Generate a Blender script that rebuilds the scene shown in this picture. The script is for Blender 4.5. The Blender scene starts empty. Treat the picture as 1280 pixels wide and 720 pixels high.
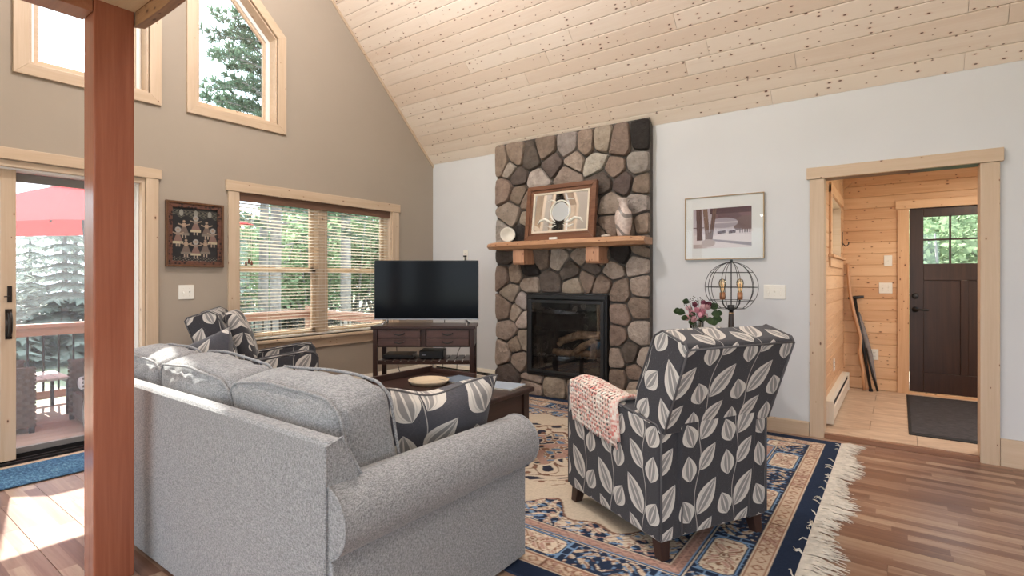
import bpy, math, random
import numpy as np
from mathutils import Vector, Matrix, noise
from mathutils.geometry import tessellate_polygon

rnd = random.Random(7)
S = bpy.context.scene
C = S.collection
R = math.radians

# ---------------------------------------------------------------- camera
EYE = 1.25
cam_d = bpy.data.cameras.new('camera')
cam = bpy.data.objects.new('camera', cam_d)
C.objects.link(cam)
cam.location = (0, 0, EYE)
cam.rotation_euler = (R(90), 0, R(36.25))
cam_d.sensor_width = 36
cam_d.lens = 660 / 1280 * 36
cam_d.shift_y = -12 / 1280
cam_d.clip_start = 0.05
S.camera = cam

# ---------------------------------------------------------------- sky
world = bpy.data.worlds.new('world')
S.world = world
world.use_nodes = True
wb = world.node_tree.nodes['Background']
wb.inputs['Color'].default_value = (0.78, 0.89, 1.0, 1)
wb.inputs['Strength'].default_value = 3.0

# ---------------------------------------------------------------- sun
sun_d = bpy.data.lights.new('sun', 'SUN')
sun_d.energy = 15.0
sun_d.angle = R(0.7)
sun_d.color = (1.0, 0.95, 0.87)
sun = bpy.data.objects.new('sun', sun_d)
C.objects.link(sun)
sun.rotation_euler = Vector((1.49, -0.33, -1.526 * math.tan(R(47.8)))).to_track_quat('-Z', 'Y').to_euler()

# ---------------------------------------------------------------- exposure
S.view_settings.view_transform = 'Standard'
S.view_settings.look = 'None'
S.view_settings.exposure = 0.3
S.view_settings.gamma = 1.0
S.view_settings.use_curve_mapping = False

# ================================================================ helpers
class MB:
    """collects geometry and links it as ONE mesh object"""
    def __init__(s, M=None):
        s.v = []; s.f = []; s.M = M
    def add(s, vs, fs, M=None):
        o = len(s.v)
        for p in vs:
            p = Vector(p)
            if M is not None: p = M @ p
            if s.M is not None: p = s.M @ p
            s.v.append(tuple(p))
        s.f += [[i + o for i in f] for f in fs]
        return s
    def box(s, x0, x1, y0, y1, z0, z1, M=None):
        vs = [(x0,y0,z0),(x1,y0,z0),(x1,y1,z0),(x0,y1,z0),(x0,y0,z1),(x1,y0,z1),(x1,y1,z1),(x0,y1,z1)]
        fs = [(0,3,2,1),(4,5,6,7),(0,1,5,4),(1,2,6,5),(2,3,7,6),(3,0,4,7)]
        return s.add(vs, fs, M)
    def prism(s, poly, axis, a, b, M=None):
        """poly: 2D outline; axis 0: (y,z) along x, 1: (x,z) along y, 2: (x,y) along z"""
        def mk(p, t):
            return (t,p[0],p[1]) if axis == 0 else ((p[0],t,p[1]) if axis == 1 else (p[0],p[1],t))
        n = len(poly)
        vs = [mk(p,a) for p in poly] + [mk(p,b) for p in poly]
        fs = [tuple(range(n))[::-1], tuple(range(n, 2*n))]
        fs += [(i,(i+1)%n,n+(i+1)%n,n+i) for i in range(n)]
        return s.add(vs, fs, M)
    def tube(s, path, r, n=8, closed=False, M=None):
        P = [Vector(p) for p in path]; k = len(P)
        rs = r if isinstance(r, (list, tuple)) else [r]*k
        vs = []; prev = None
        for i in range(k):
            if closed: t = P[(i+1)%k] - P[i-1]
            else: t = P[min(i+1,k-1)] - P[max(i-1,0)]
            if t.length < 1e-9: t = Vector((0,0,1))
            t.normalize()
            if prev is None:
                u = t.cross(Vector((0,0,1)))
                if u.length < 1e-3: u = t.cross(Vector((1,0,0)))
            else:
                u = prev - t*prev.dot(t)
                if u.length < 1e-6: u = t.orthogonal()
            u.normalize(); prev = u; w = t.cross(u)
            for j in range(n):
                a = 2*math.pi*j/n
                vs.append(P[i] + (u*math.cos(a) + w*math.sin(a))*rs[i])
        fs = []
        for i in range(k if closed else k-1):
            i2 = (i+1) % k
            for j in range(n):
                j2 = (j+1) % n
                fs.append((i*n+j, i*n+j2, i2*n+j2, i2*n+j))
        if not closed:
            fs.append(tuple(range(n))[::-1]); fs.append(tuple((k-1)*n+j for j in range(n)))
        return s.add(vs, fs, M)
    def lathe(s, prof, c=(0,0,0), n=24, M=None):
        vs = []; k = len(prof)
        for (r, z) in prof:
            for j in range(n):
                a = 2*math.pi*j/n
                vs.append((c[0]+r*math.cos(a), c[1]+r*math.sin(a), c[2]+z))
        fs = []
        for i in range(k-1):
            for j in range(n):
                j2 = (j+1) % n
                fs.append((i*n+j, i*n+j2, (i+1)*n+j2, (i+1)*n+j))
        if prof[0][0] > 1e-6: fs.append(tuple(range(n))[::-1])
        if prof[-1][0] > 1e-6: fs.append(tuple((k-1)*n+j for j in range(n)))
        return s.add(vs, fs, M)
    def ball(s, c, r, n=10, M=None):
        rx, ry, rz = r if isinstance(r, (tuple, list)) else (r, r, r)
        m = max(4, n//2+1); vs = []; fs = []
        for i in range(m+1):
            t = math.pi*i/m
            for j in range(n):
                a = 2*math.pi*j/n
                vs.append((c[0]+rx*math.sin(t)*math.cos(a), c[1]+ry*math.sin(t)*math.sin(a), c[2]-rz*math.cos(t)))
        for i in range(m):
            for j in range(n):
                j2 = (j+1) % n
                fs.append((i*n+j, i*n+j2, (i+1)*n+j2, (i+1)*n+j))
        return s.add(vs, fs, M)
    def rbox(s, w, d, h, r, n=8, puff=(0,0,0), M=None, wr=0.0, seed=0.0):
        """puffed rounded box centred on the origin"""
        hs = (w/2, d/2, h/2); idx = {}; vs = []; fs = []
        def sp(t):   # denser near the edges
            return math.sin(t*math.pi/2)
        def vert(key):
            if key in idx: return idx[key]
            p = [sp(k/(n/2) - 1.0)*hh for k, hh in zip(key, hs)]
            q = [max(-(hh-r), min(hh-r, x)) for x, hh in zip(p, hs)]
            dv = Vector([a-b for a, b in zip(p, q)])
            if dv.length > 1e-9: dv.normalize(); o = Vector(q) + dv*r
            else: o = Vector(q)
            un = [x/hh for x, hh in zip(p, hs)]
            for ax in range(3):
                if puff[ax] and abs(un[ax]) > 0.999:
                    b, c = (ax+1) % 3, (ax+2) % 3
                    o[ax] += math.copysign(puff[ax], un[ax])*(1-un[b]**2)*(1-un[c]**2)
            if wr:
                nv = noise.noise_vector(Vector((o.x*5+seed, o.y*5, o.z*5+seed)))
                o += nv*wr
            idx[key] = len(vs); vs.append(o); return idx[key]
        for ax in range(3):
            for side in (0, n):
                for i in range(n):
                    for j in range(n):
                        ks = []
                        for (a, b) in ((i,j),(i+1,j),(i+1,j+1),(i,j+1)):
                            k = [0,0,0]; k[ax] = side; k[(ax+1)%3] = a; k[(ax+2)%3] = b
                            ks.append(vert(tuple(k)))
                        fs.append(tuple(ks if side else ks[::-1]))
        return s.add(vs, fs, M)
    def pleat(s, M, w, d, h, A, seed):
        """gathers running into the seams of a loose cushion already added under matrix M"""
        Mi = M.inverted(); out = []
        for p in s.v:
            q = Mi @ Vector(p); ux, uy, uz = q.x/(w/2), q.y/(d/2), q.z/(h/2)
            ph = q.x*62 + 4*noise.noise(Vector((q.x*6+seed, uy*0.6, uz*0.6)))
            if abs(uy) > 0.72 and abs(ux) < 1.02:
                k = min(1, max(0, abs(uz)-0.25)*1.6)*max(0, 1-abs(abs(uz)-0.8)*1.5)
                q.y += math.copysign(A, uy)*math.sin(ph)*k*(0.5+noise.noise(Vector((q.x*9, seed, 1))))
            if abs(uz) > 0.8:
                q.z += math.copysign(A, uz)*math.sin(ph*0.8+1)*(0.35+abs(noise.noise(Vector((q.x*7, seed, uy)))))*min(1, abs(uy)+0.25)
            out.append(tuple(M @ q))
        s.v = out; return s
    def build(s, name, mat, parent=None, smooth=False, bevel=0, uv=False, seg=2, angle=35):
        me = bpy.data.meshes.new(name)
        me.from_pydata(s.v, [], s.f)
        me.update()
        if mat: me.materials.append(mat)
        if smooth:
            me.polygons.foreach_set('use_smooth', [True]*len(me.polygons))
        if uv: box_uv(me)
        return link(name, me, parent, bevel, seg, angle, smooth)

def link(name, me, parent=None, bevel=0, seg=2, angle=35, smooth=False):
    o = bpy.data.objects.new(name, me)
    C.objects.link(o)
    if parent is not None:
        o.parent = parent
        if parent.type != 'EMPTY' or True:
            o.matrix_parent_inverse = Matrix.Identity(4)
    if bevel:
        m = o.modifiers.new('bevel', 'BEVEL')
        m.width = bevel; m.segments = seg; m.limit_method = 'ANGLE'; m.angle_limit = R(angle)
        if hasattr(m, 'harden_normals'): m.harden_normals = False
    return o

def box_uv(me):
    ul = me.uv_layers.new(name='UVMap')
    n = len(me.loops)
    co = np.empty(len(me.vertices)*3, np.float32); me.vertices.foreach_get('co', co); co = co.reshape(-1, 3)
    out = np.empty((n, 2), np.float32)
    for p in me.polygons:
        a = [abs(x) for x in p.normal]
        ax = a.index(max(a))
        for li in p.loop_indices:
            c = co[me.loops[li].vertex_index]
            if ax == 0: out[li] = (c[1] + 0.37, c[2])
            elif ax == 1: out[li] = (c[0], c[2])
            else: out[li] = (c[0], c[1] + 0.13)
    ul.data.foreach_set('uv', out.ravel())

def tag(o, label=None, cat=None, group=None, kind=None):
    if label: o['label'] = label
    if cat: o['category'] = cat
    if group: o['group'] = group
    if kind: o['kind'] = kind
    return o

def thing(name, label, cat, loc=(0,0,0), rz=0.0, group=None):
    o = bpy.data.objects.new(name, None)
    o.empty_display_size = 0.1
    C.objects.link(o)
    o.location = loc; o.rotation_euler = (0, 0, rz)
    return tag(o, label, cat, group)

def struct(o): o['kind'] = 'structure'; return o

def snode(name):
    o = bpy.data.objects.new(name, None); o.empty_display_size = 0.1
    C.objects.link(o); return struct(o)

def copy_tree(o, parent=None):
    c = o.copy(); C.objects.link(c)
    if parent is not None: c.parent = parent
    for ch in list(o.children): copy_tree(ch, c)
    return c

def T(x=0, y=0, z=0): return Matrix.Translation((x, y, z))
def RX(a): return Matrix.Rotation(R(a), 4, 'X')
def RY(a): return Matrix.Rotation(R(a), 4, 'Y')
def RZ(a): return Matrix.Rotation(R(a), 4, 'Z')

# ================================================================ materials
class NT:
    def __init__(s, m):
        m.use_nodes = True
        s.t = m.node_tree; s.n = s.t.nodes; s.l = s.t.links
        s.bsdf = s.n['Principled BSDF']; s.out = s.n['Material Output']
    def put(s, sock, v):
        if isinstance(v, bpy.types.NodeSocket): s.l.new(v, sock)
        else: sock.default_value = v
    def math(s, op, a, b=None, c=None, clamp=False):
        n = s.n.new('ShaderNodeMath'); n.operation = op; n.use_clamp = clamp
        s.put(n.inputs[0], a)
        if b is not None: s.put(n.inputs[1], b)
        if c is not None: s.put(n.inputs[2], c)
        return n.outputs[0]
    def coord(s, which='Object'):
        return s.n.new('ShaderNodeTexCoord').outputs[which]
    def rand(s): return s.n.new('ShaderNodeObjectInfo').outputs['Random']
    def vmath(s, op, a, b=None, scale=None):
        n = s.n.new('ShaderNodeVectorMath'); n.operation = op
        s.put(n.inputs[0], a)
        if b is not None: s.put(n.inputs[1], b)
        if scale is not None: s.put(n.inputs['Scale'], scale)
        return n.outputs['Vector'] if op not in ('LENGTH','DOT_PRODUCT','DISTANCE') else n.outputs['Value']
    def sep(s, v):
        n = s.n.new('ShaderNodeSeparateXYZ'); s.put(n.inputs[0], v); return n.outputs
    def comb(s, x, y, z):
        n = s.n.new('ShaderNodeCombineXYZ')
        for i, v in enumerate((x, y, z)): s.put(n.inputs[i], v)
        return n.outputs[0]
    def noise(s, v, scale=5, detail=3, rough=0.5, dist=0.0):
        n = s.n.new('ShaderNodeTexNoise'); s.put(n.inputs['Vector'], v)
        n.inputs['Scale'].default_value = scale; n.inputs['Detail'].default_value = detail
        n.inputs['Roughness'].default_value = rough; n.inputs['Distortion'].default_value = dist
        return n.outputs['Fac']
    def white(s, v):
        n = s.n.new('ShaderNodeTexWhiteNoise'); n.noise_dimensions = '3D'; s.put(n.inputs['Vector'], v); return n.outputs['Value']
    def voronoi(s, v, scale=1.0, feature='F1', rnd=1.0):
        n = s.n.new('ShaderNodeTexVoronoi'); n.feature = feature; s.put(n.inputs['Vector'], v)
        n.inputs['Scale'].default_value = scale; n.inputs['Randomness'].default_value = rnd; return n.outputs
    def ramp(s, f, stops, interp='LINEAR'):
        n = s.n.new('ShaderNodeValToRGB'); r = n.color_ramp; r.interpolation = interp
        while len(r.elements) > 1: r.elements.remove(r.elements[-1])
        r.elements[0].position = stops[0][0]; r.elements[0].color = (*stops[0][1], 1)
        for p, c in stops[1:]:
            e = r.elements.new(p); e.color = (*c, 1)
        s.put(n.inputs[0], f); return n.outputs[0]
    def mix(s, f, a, b, mode='MIX'):
        n = s.n.new('ShaderNodeMix'); n.data_type = 'RGBA'; n.blend_type = mode
        s.put(n.inputs[0], f)
        for i, v in ((6, a), (7, b)):
            s.put(n.inputs[i], v if isinstance(v, bpy.types.NodeSocket) else (*v, 1) if len(v) == 3 else v)
        return n.outputs[2]
    def bump(s, h, strength=0.3, dist=0.01):
        n = s.n.new('ShaderNodeBump'); n.inputs['Strength'].default_value = strength
        n.inputs['Distance'].default_value = dist; s.put(n.inputs['Height'], h)
        s.l.new(n.outputs[0], s.bsdf.inputs['Normal'])
    def base(s, c): s.put(s.bsdf.inputs['Base Color'], c if isinstance(c, bpy.types.NodeSocket) else (*c, 1))
    def rough(s, v): s.put(s.bsdf.inputs['Roughness'], v)
    def set(s, **k):
        for a, v in k.items(): s.put(s.bsdf.inputs[a.replace('_', ' ')], v)

MATS = {}
def plain(name, c, rough=0.5, metal=0.0, spec=0.5, var=0.0, vs=8.0, bump=0.0, bs=60.0):
    if name in MATS: return MATS[name]
    m = bpy.data.materials.new(name); t = NT(m)
    if var:
        f = t.noise(t.coord(), vs, 4)
        a = tuple(max(0, x*(1-var)) for x in c); b = tuple(min(1, x*(1+var)) for x in c)
        t.base(t.ramp(f, [(0.3, a), (0.7, b)]))
    else: t.base(c)
    t.rough(rough); t.set(Metallic=metal, Specular_IOR_Level=spec)
    if bump: t.bump(t.noise(t.coord(), bs, 3), bump, 0.004)
    MATS[name] = m; return m

def wood(name, c, dark, axis=0, rough=0.4, knots=0.0, var=0.25, grain=1.0, knot_col=(0.10,0.035,0.015), spec=0.4, gscale=1.0):
    """procedural timber: grain along local axis, optional knots; tone differs from piece to piece"""
    m = bpy.data.materials.new(name); t = NT(m)
    co = t.coord(); r = t.rand()
    off = t.comb(t.math('MULTIPLY', r, 37.0), t.math('MULTIPLY', r, 91.0), t.math('MULTIPLY', r, 53.0))
    p = t.vmath('ADD', co, off)
    st = [9*gscale, 9*gscale, 9*gscale]; st[axis] = 0.55*gscale
    pv = t.vmath('MULTIPLY', p, tuple(st))
    g1 = t.noise(pv, 2.2, 5, 0.6, 0.6)
    st2 = [60, 60, 60]; st2[axis] = 1.6
    g2 = t.noise(t.vmath('MULTIPLY', p, tuple(st2)), 1.6, 3, 0.6)
    mixv = t.math('ADD', t.math('MULTIPLY', g1, 0.7), t.math('MULTIPLY', g2, 0.3*grain))
    mixv = t.math('ADD', mixv, t.math('MULTIPLY', t.math('SUBTRACT', r, 0.5), var))
    col = t.ramp(mixv, [(0.28, dark), (0.5, tuple((a*0.45+b*0.55) for a, b in zip(dark, c))), (0.68, c)])
    if knots:
        xs = t.sep(p); oth = [i for i in range(3) if i != axis]
        flat = t.comb(t.math('MULTIPLY', xs[axis], 2.6), t.math('MULTIPLY', t.math('ADD', xs[oth[0]], xs[oth[1]]), 5.2), 0.0)
        vn = t.n.new('ShaderNodeTexVoronoi'); vn.voronoi_dimensions = '2D'; t.put(vn.inputs['Vector'], flat); vo = vn.outputs
        rc = t.sep(vo['Color'])
        size = t.math('MULTIPLY_ADD', t.math('MULTIPLY', rc[1], rc[1]), 0.095, 0.055)
        ok = t.math('LESS_THAN', rc[0], knots)
        dist = t.math('DIVIDE', vo['Distance'], size)
        k1 = t.math('MULTIPLY', t.math('SUBTRACT', 1.15, dist, clamp=True), ok)
        k1 = t.math('MULTIPLY', k1, 3.5, clamp=True)
        halo = t.math('MULTIPLY', t.math('SUBTRACT', 1.0, t.math('DIVIDE', dist, 2.6), clamp=True), ok)
        col = t.mix(t.math('MULTIPLY', halo, 0.55), col, tuple(x*y for x, y in zip(dark, (0.85, 0.62, 0.5))))
        col = t.mix(t.math('MULTIPLY', k1, 0.92), col, knot_col)
    t.base(col); t.rough(rough); t.set(Specular_IOR_Level=spec)
    t.bump(g2, 0.08, 0.002)
    return m

def fabric(name, c, c2, scale=900.0, rough=0.9):
    m = bpy.data.materials.new(name); t = NT(m)
    co = t.coord()
    a = t.noise(t.vmath('MULTIPLY', co, (scale*0.35, scale*0.35, scale*0.12)), 1.0, 2)
    b = t.noise(t.vmath('MULTIPLY', co, (scale*0.1, scale*0.1, scale*0.5)), 1.0, 2)
    n = t.math('ADD', t.math('MULTIPLY', a, 0.5), t.math('MULTIPLY', b, 0.5))
    t.base(t.ramp(n, [(0.38, c), (0.62, c2)])); t.rough(rough)
    t.set(Specular_IOR_Level=0.2, Sheen_Weight=0.25, Sheen_Roughness=0.5)
    t.bump(n, 0.25, 0.002)
    return m

def leafmat(name, bg, bg2, leaf, grey, stem, tw=0.235, th=0.345):
    """printed leaf-and-vine upholstery, in metres of UV"""
    m = bpy.data.materials.new(name); t = NT(m)
    uv = t.sep(t.coord('UV')); U, V = uv[0], uv[1]
    leaves = [(0.145, 0.225, 0.083, 0.042, 56), (0.140, 0.080, 0.064, 0.033, 52),
              (0.042, 0.175, 0.050, 0.040, 112), (0.046, 0.040, 0.053, 0.037, 98)]
    qm = None
    for (cx, cy, hl, hw, ang) in leaves:
        cx *= tw/0.205; cy *= th/0.31; k = tw/0.205; hl *= k; hw *= k
        dx = t.math('WRAP', t.math('SUBTRACT', U, cx), tw/2, -tw/2)
        dy = t.math('WRAP', t.math('SUBTRACT', V, cy), th/2, -th/2)
        ca, sa = math.cos(R(ang)), math.sin(R(ang))
        a = t.math('MULTIPLY_ADD', dx, ca/hl, t.math('MULTIPLY', dy, sa/hl))
        b = t.math('MULTIPLY_ADD', dx, -sa/hw, t.math('MULTIPLY', dy, ca/hw))
        env = t.math('MAXIMUM', t.math('SUBTRACT', 1.0, t.math('MULTIPLY', a, a)), 0.0)
        a = t.math('MAXIMUM', t.math('MINIMUM', a, 1.0), -1.0)
        env = t.math('MULTIPLY', env, t.math('MULTIPLY_ADD', a, -0.28, 1.0))
        env = t.math('MAXIMUM', env, 0.0005)
        q = t.math('DIVIDE', t.math('ABSOLUTE', b), env)
        qm = q if qm is None else t.math('MINIMUM', qm, q)
    # vine
    ph = t.math('MULTIPLY', V, 2*math.pi/th)
    sx = t.math('MULTIPLY_ADD', t.math('SINE', ph), 0.012*tw/0.205, 0.092*tw/0.205)
    ds = t.math('ABSOLUTE', t.math('WRAP', t.math('SUBTRACT', U, sx), tw/2, -tw/2))
    vine = t.math('LESS_THAN', ds, 0.0022)
    hatch = t.noise(t.vmath('MULTIPLY', t.coord('UV'), (420, 420, 1)), 1.0, 2)
    g2 = t.mix(hatch, grey, leaf)
    lf = t.ramp(qm, [(0.0, leaf), (0.07, leaf), (0.08, grey), (0.46, grey), (0.50, leaf), (0.60, leaf), (0.63, tuple(0.55*a+0.45*b for a, b in zip(grey, leaf))), (0.70, leaf), (1.0, leaf)])
    lf = t.mix(0.22, lf, g2)
    bgc = t.ramp(t.noise(t.vmath('MULTIPLY', t.coord('UV'), (90, 700, 1)), 1.0, 2), [(0.3, bg), (0.7, bg2)])
    col = t.mix(vine, bgc, stem)
    col = t.mix(t.math('LESS_THAN', qm, 1.0), col, lf)
    t.base(col); t.rough(0.85); t.set(Specular_IOR_Level=0.25, Sheen_Weight=0.15)
    t.bump(hatch, 0.12, 0.001)
    return m

def vcol(name, rough=0.9, bumps=0.0, bscale=600, spec=0.2, var=0.0):
    m = bpy.data.materials.new(name); t = NT(m)
    a = t.n.new('ShaderNodeVertexColor'); a.layer_name = 'Col'
    c = a.outputs['Color']
    if var:
        f = t.noise(t.coord(), bscale*0.5, 2)
        c = t.mix(var, c, t.mix(f, (0,0,0), (1,1,1)), 'OVERLAY')
    t.base(c); t.rough(rough); t.set(Specular_IOR_Level=spec)
    if bumps: t.bump(t.noise(t.coord(), bscale, 2), bumps, 0.003)
    return m

def painted(name, w, h, nx, ny, fn, mat, parent=None, thick=0.0):
    """flat print: a w x h grid in the local XY plane coloured vertex by vertex by fn(x, y) in metres"""
    x = np.linspace(0, w, nx+1); y = np.linspace(0, h, ny+1)
    X, Y = np.meshgrid(x, y)
    col = np.clip(fn(X, Y), 0, 1).astype(np.float32)
    co = np.stack([X, Y, np.full_like(X, thick)], -1).reshape(-1, 3).astype(np.float32)
    i = (np.arange(ny)[:, None]*(nx+1) + np.arange(nx)[None, :]).ravel()
    q = np.stack([i, i+1, i+nx+2, i+nx+1], -1).astype(np.int32)
    me = bpy.data.meshes.new(name)
    me.vertices.add(len(co)); me.vertices.foreach_set('co', co.ravel())
    me.loops.add(q.size); me.loops.foreach_set('vertex_index', q.ravel())
    me.polygons.add(len(q)); me.polygons.foreach_set('loop_start', np.arange(0, q.size, 4, dtype=np.int32))
    me.polygons.foreach_set('loop_total', np.full(len(q), 4, np.int32))
    me.update(calc_edges=True)
    ca = me.color_attributes.new('Col', 'FLOAT_COLOR', 'POINT')
    ca.data.foreach_set('color', np.concatenate([col.reshape(-1, 3), np.ones((len(co), 1), np.float32)], 1).ravel())
    me.materials.append(mat)
    return link(name, me, parent)

def paint(name, c, v=0.02):
    m = bpy.data.materials.new(name); t = NT(m)
    co = t.coord()
    f = t.noise(co, 2.0, 3)
    t.base(t.ramp(f, [(0.3, tuple(x*(1-v) for x in c)), (0.7, tuple(min(1, x*(1+v)) for x in c))]))
    t.rough(0.75); t.set(Specular_IOR_Level=0.25)
    t.bump(t.noise(co, 140, 3), 0.12, 0.002)
    return m

def glassmat(name, tint=(0.97, 0.99, 0.98), refl=0.06):
    m = bpy.data.materials.new(name); t = NT(m)
    tr = t.n.new('ShaderNodeBsdfTransparent'); tr.inputs[0].default_value = (*tint, 1)
    gl = t.n.new('ShaderNodeBsdfGlossy'); gl.inputs['Roughness'].default_value = 0.02
    fr = t.n.new('ShaderNodeFresnel'); fr.inputs[0].default_value = 1.3
    mx = t.n.new('ShaderNodeMixShader')
    t.l.new(t.math('ADD', fr.outputs[0], refl*0.3, clamp=True), mx.inputs[0])
    t.l.new(tr.outputs[0], mx.inputs[1]); t.l.new(gl.outputs[0], mx.inputs[2])
    t.l.new(mx.outputs[0], t.out.inputs['Surface'])
    return m

def screenmat(name, c=(0.55, 0.57, 0.6), cover=0.3):
    m = bpy.data.materials.new(name); t = NT(m)
    tr = t.n.new('ShaderNodeBsdfTransparent')
    df = t.n.new('ShaderNodeBsdfDiffuse'); df.inputs[0].default_value = (*c, 1)
    tl = t.n.new('ShaderNodeBsdfTranslucent'); tl.inputs[0].default_value = (*c, 1)
    m1 = t.n.new('ShaderNodeMixShader'); m1.inputs[0].default_value = 0.5
    t.l.new(df.outputs[0], m1.inputs[1]); t.l.new(tl.outputs[0], m1.inputs[2])
    m2 = t.n.new('ShaderNodeMixShader'); m2.inputs[0].default_value = cover
    t.l.new(tr.outputs[0], m2.inputs[1]); t.l.new(m1.outputs[0], m2.inputs[2])
    t.l.new(m2.outputs[0], t.out.inputs['Surface'])
    return m

def thinmat(name, c, trans=0.4, rough=0.8, var=0.0, vs=6):
    """thin translucent material: leaves, canopy cloth, blind slats"""
    m = bpy.data.materials.new(name); t = NT(m)
    df = t.n.new('ShaderNodeBsdfDiffuse'); tl = t.n.new('ShaderNodeBsdfTranslucent')
    if var:
        f = t.noise(t.coord(), vs, 3)
        cc = t.ramp(f, [(0.3, tuple(x*(1-var) for x in c)), (0.7, tuple(min(1, x*(1+var)) for x in c))])
        t.l.new(cc, df.inputs[0]); t.l.new(cc, tl.inputs[0])
    else:
        df.inputs[0].default_value = (*c, 1); tl.inputs[0].default_value = (*c, 1)
    mx = t.n.new('ShaderNodeMixShader'); mx.inputs[0].default_value = trans
    t.l.new(df.outputs[0], mx.inputs[1]); t.l.new(tl.outputs[0], mx.inputs[2])
    t.l.new(mx.outputs[0], t.out.inputs['Surface'])
    return m

PINE = (0.80, 0.60, 0.41); PINED = (0.62, 0.40, 0.235)
M_ceil = wood('knotty_pine_ceiling', (0.93, 0.815, 0.705), (0.85, 0.71, 0.59), 0, 0.45, 0.26, 0.7)
TR, TRD = (0.62, 0.48, 0.35), (0.51, 0.37, 0.25)
M_pine = [wood('pine_trim_'+'xyz'[a], TR, TRD, a, 0.45, 0.09, 0.12) for a in range(3)]
M_foyer = [wood('foyer_pine_'+'xyz'[a], (0.76, 0.50, 0.30), (0.60, 0.34, 0.18), a, 0.45, 0.26, 0.35) for a in range(3)]
M_cedar = wood('red_cedar_post', (0.36, 0.125, 0.07), (0.24, 0.07, 0.038), 2, 0.22, 0, 0.1)
M_cedarx = wood('cedar_beam', (0.40, 0.17, 0.09), (0.24, 0.08, 0.04), 0, 0.4, 0.2, 0.1)
M_ply = wood('plywood', (0.72, 0.56, 0.38), (0.60, 0.43, 0.27), 0, 0.6, 0.1, 0.1)
M_wall_l = paint('backlit_wall_paint', (0.37, 0.31, 0.25))  # same paint as the back wall, darkened and warmed for its backlit shade
M_wall_b = paint('pale_wall_paint', (0.63, 0.635, 0.645))
M_white = plain('white_plastic', (0.80, 0.77, 0.70), 0.4)
M_cream = plain('cream_enamel', (0.72, 0.65, 0.54), 0.4)
M_black = plain('black_metal', (0.012, 0.012, 0.013), 0.4)
M_dark = plain('dark_bronze', (0.03, 0.022, 0.018), 0.35, 0.6)
M_slot = plain('black_slot', (0.008, 0.008, 0.009), 0.8)
M_vinyl = plain('white_sash', (0.82, 0.80, 0.78), 0.4)
M_glass = glassmat('window_glass')
M_espresso = [wood('espresso_wood_'+'xyz'[a], (0.055, 0.026, 0.020), (0.024, 0.012, 0.010), a, 0.32, 0, 0.1) for a in range(3)]
M_sofa = fabric('blue_grey_tweed', (0.155, 0.157, 0.165), (0.385, 0.385, 0.395))
M_pipe = M_sofa
LEAF, GREY, STEM = (0.66, 0.62, 0.57), (0.21, 0.20, 0.20), (0.40, 0.375, 0.35)
M_leaf = leafmat('leaf_print_upholstery', (0.030, 0.029, 0.034), (0.056, 0.054, 0.063), LEAF, GREY, STEM)
M_leafp = leafmat('leaf_print_pillow', (0.05, 0.049, 0.058), (0.085, 0.083, 0.098), LEAF, GREY, STEM, 0.33, 0.48)
M_lpipe = plain('leaf_piping', (0.10, 0.095, 0.10), 0.9)

# ================================================================ the shell of the room
XW, YB = -4.74, 4.78          # inner faces of the window wall and of the fireplace wall
EAVE, RIDY = 2.68, 1.83
RIDZ = EAVE + (YB - RIDY)

def wall_poly(name, axis, a, b, outer, holes, mat):
    mb = MB()
    polys = [[Vector((p[0], p[1], 0)) for p in outer]] + [[Vector((p[0], p[1], 0)) for p in h] for h in holes]
    flat = [p for pl in polys for p in pl]
    tris = tessellate_polygon(polys)
    def mk(p, t): return (t, p.x, p.y) if axis == 0 else ((p.x, t, p.y) if axis == 1 else (p.x, p.y, t))
    vs = [mk(p, a) for p in flat] + [mk(p, b) for p in flat]; n = len(flat)
    fs = [tuple(t) for t in tris] + [tuple(i+n for i in t[::-1]) for t in tris]
    o = 0
    for pl in polys:
        k = len(pl)
        for i in range(k):
            j = (i+1) % k
            fs.append((o+i, o+j, n+o+j, n+o+i))
        o += k
    mb.add(vs, fs)
    ob = mb.build(name, mat)
    import bmesh
    bm = bmesh.new(); bm.from_mesh(ob.data); bmesh.ops.recalc_face_normals(bm, faces=bm.faces); bm.to_mesh(ob.data); bm.free()
    return struct(ob)

def rect(x0, x1, y0, y1): return [(x0, y0), (x1, y0), (x1, y1), (x0, y1)]

W1 = [(0.945, 2.70), (1.656, 2.70), (1.656, 4.22), (0.945, 3.51)]       # upper left window
W2 = [(2.003, 2.70), (2.715, 2.70), (2.715, 3.51), (2.003, 4.22)]       # upper right window
W3 = rect(2.345, 4.106, 0.675, 2.03)
D1 = rect(-0.25, 1.64, -0.05, 2.03)
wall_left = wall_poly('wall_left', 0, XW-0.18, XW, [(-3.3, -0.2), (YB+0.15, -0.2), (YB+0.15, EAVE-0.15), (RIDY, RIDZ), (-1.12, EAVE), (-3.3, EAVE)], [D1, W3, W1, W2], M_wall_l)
OP = rect(-0.49, 0.461, 0.0, 2.052)
wall_back = wall_poly('wall_back', 1, YB, YB+0.14, [(XW, -0.2), (4.3, -0.2), (4.3, EAVE+0.02), (XW, EAVE+0.02)], [OP], M_wall_b)
wall_front = wall_poly('wall_front', 1, -3.3, -3.15, [(XW, -0.2), (4.3, -0.2), (4.3, EAVE), (XW, EAVE)], [rect(-4.2, -0.4, 0.1, 2.4), rect(0.2, 3.9, 0.1, 2.4)], M_wall_b)  # wide openings behind the viewer, added to let in fill daylight
wall_right = wall_poly('wall_right', 0, 4.15, 4.3, [(-3.15, -0.2), (YB, -0.2), (YB, EAVE), (RIDY, RIDZ), (-1.12, EAVE), (-3.15, EAVE)],
                       [rect(-2.8, 0.6, 0.9, 2.1)], M_wall_b)  # unseen opening, likewise added for daylight from the side

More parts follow.
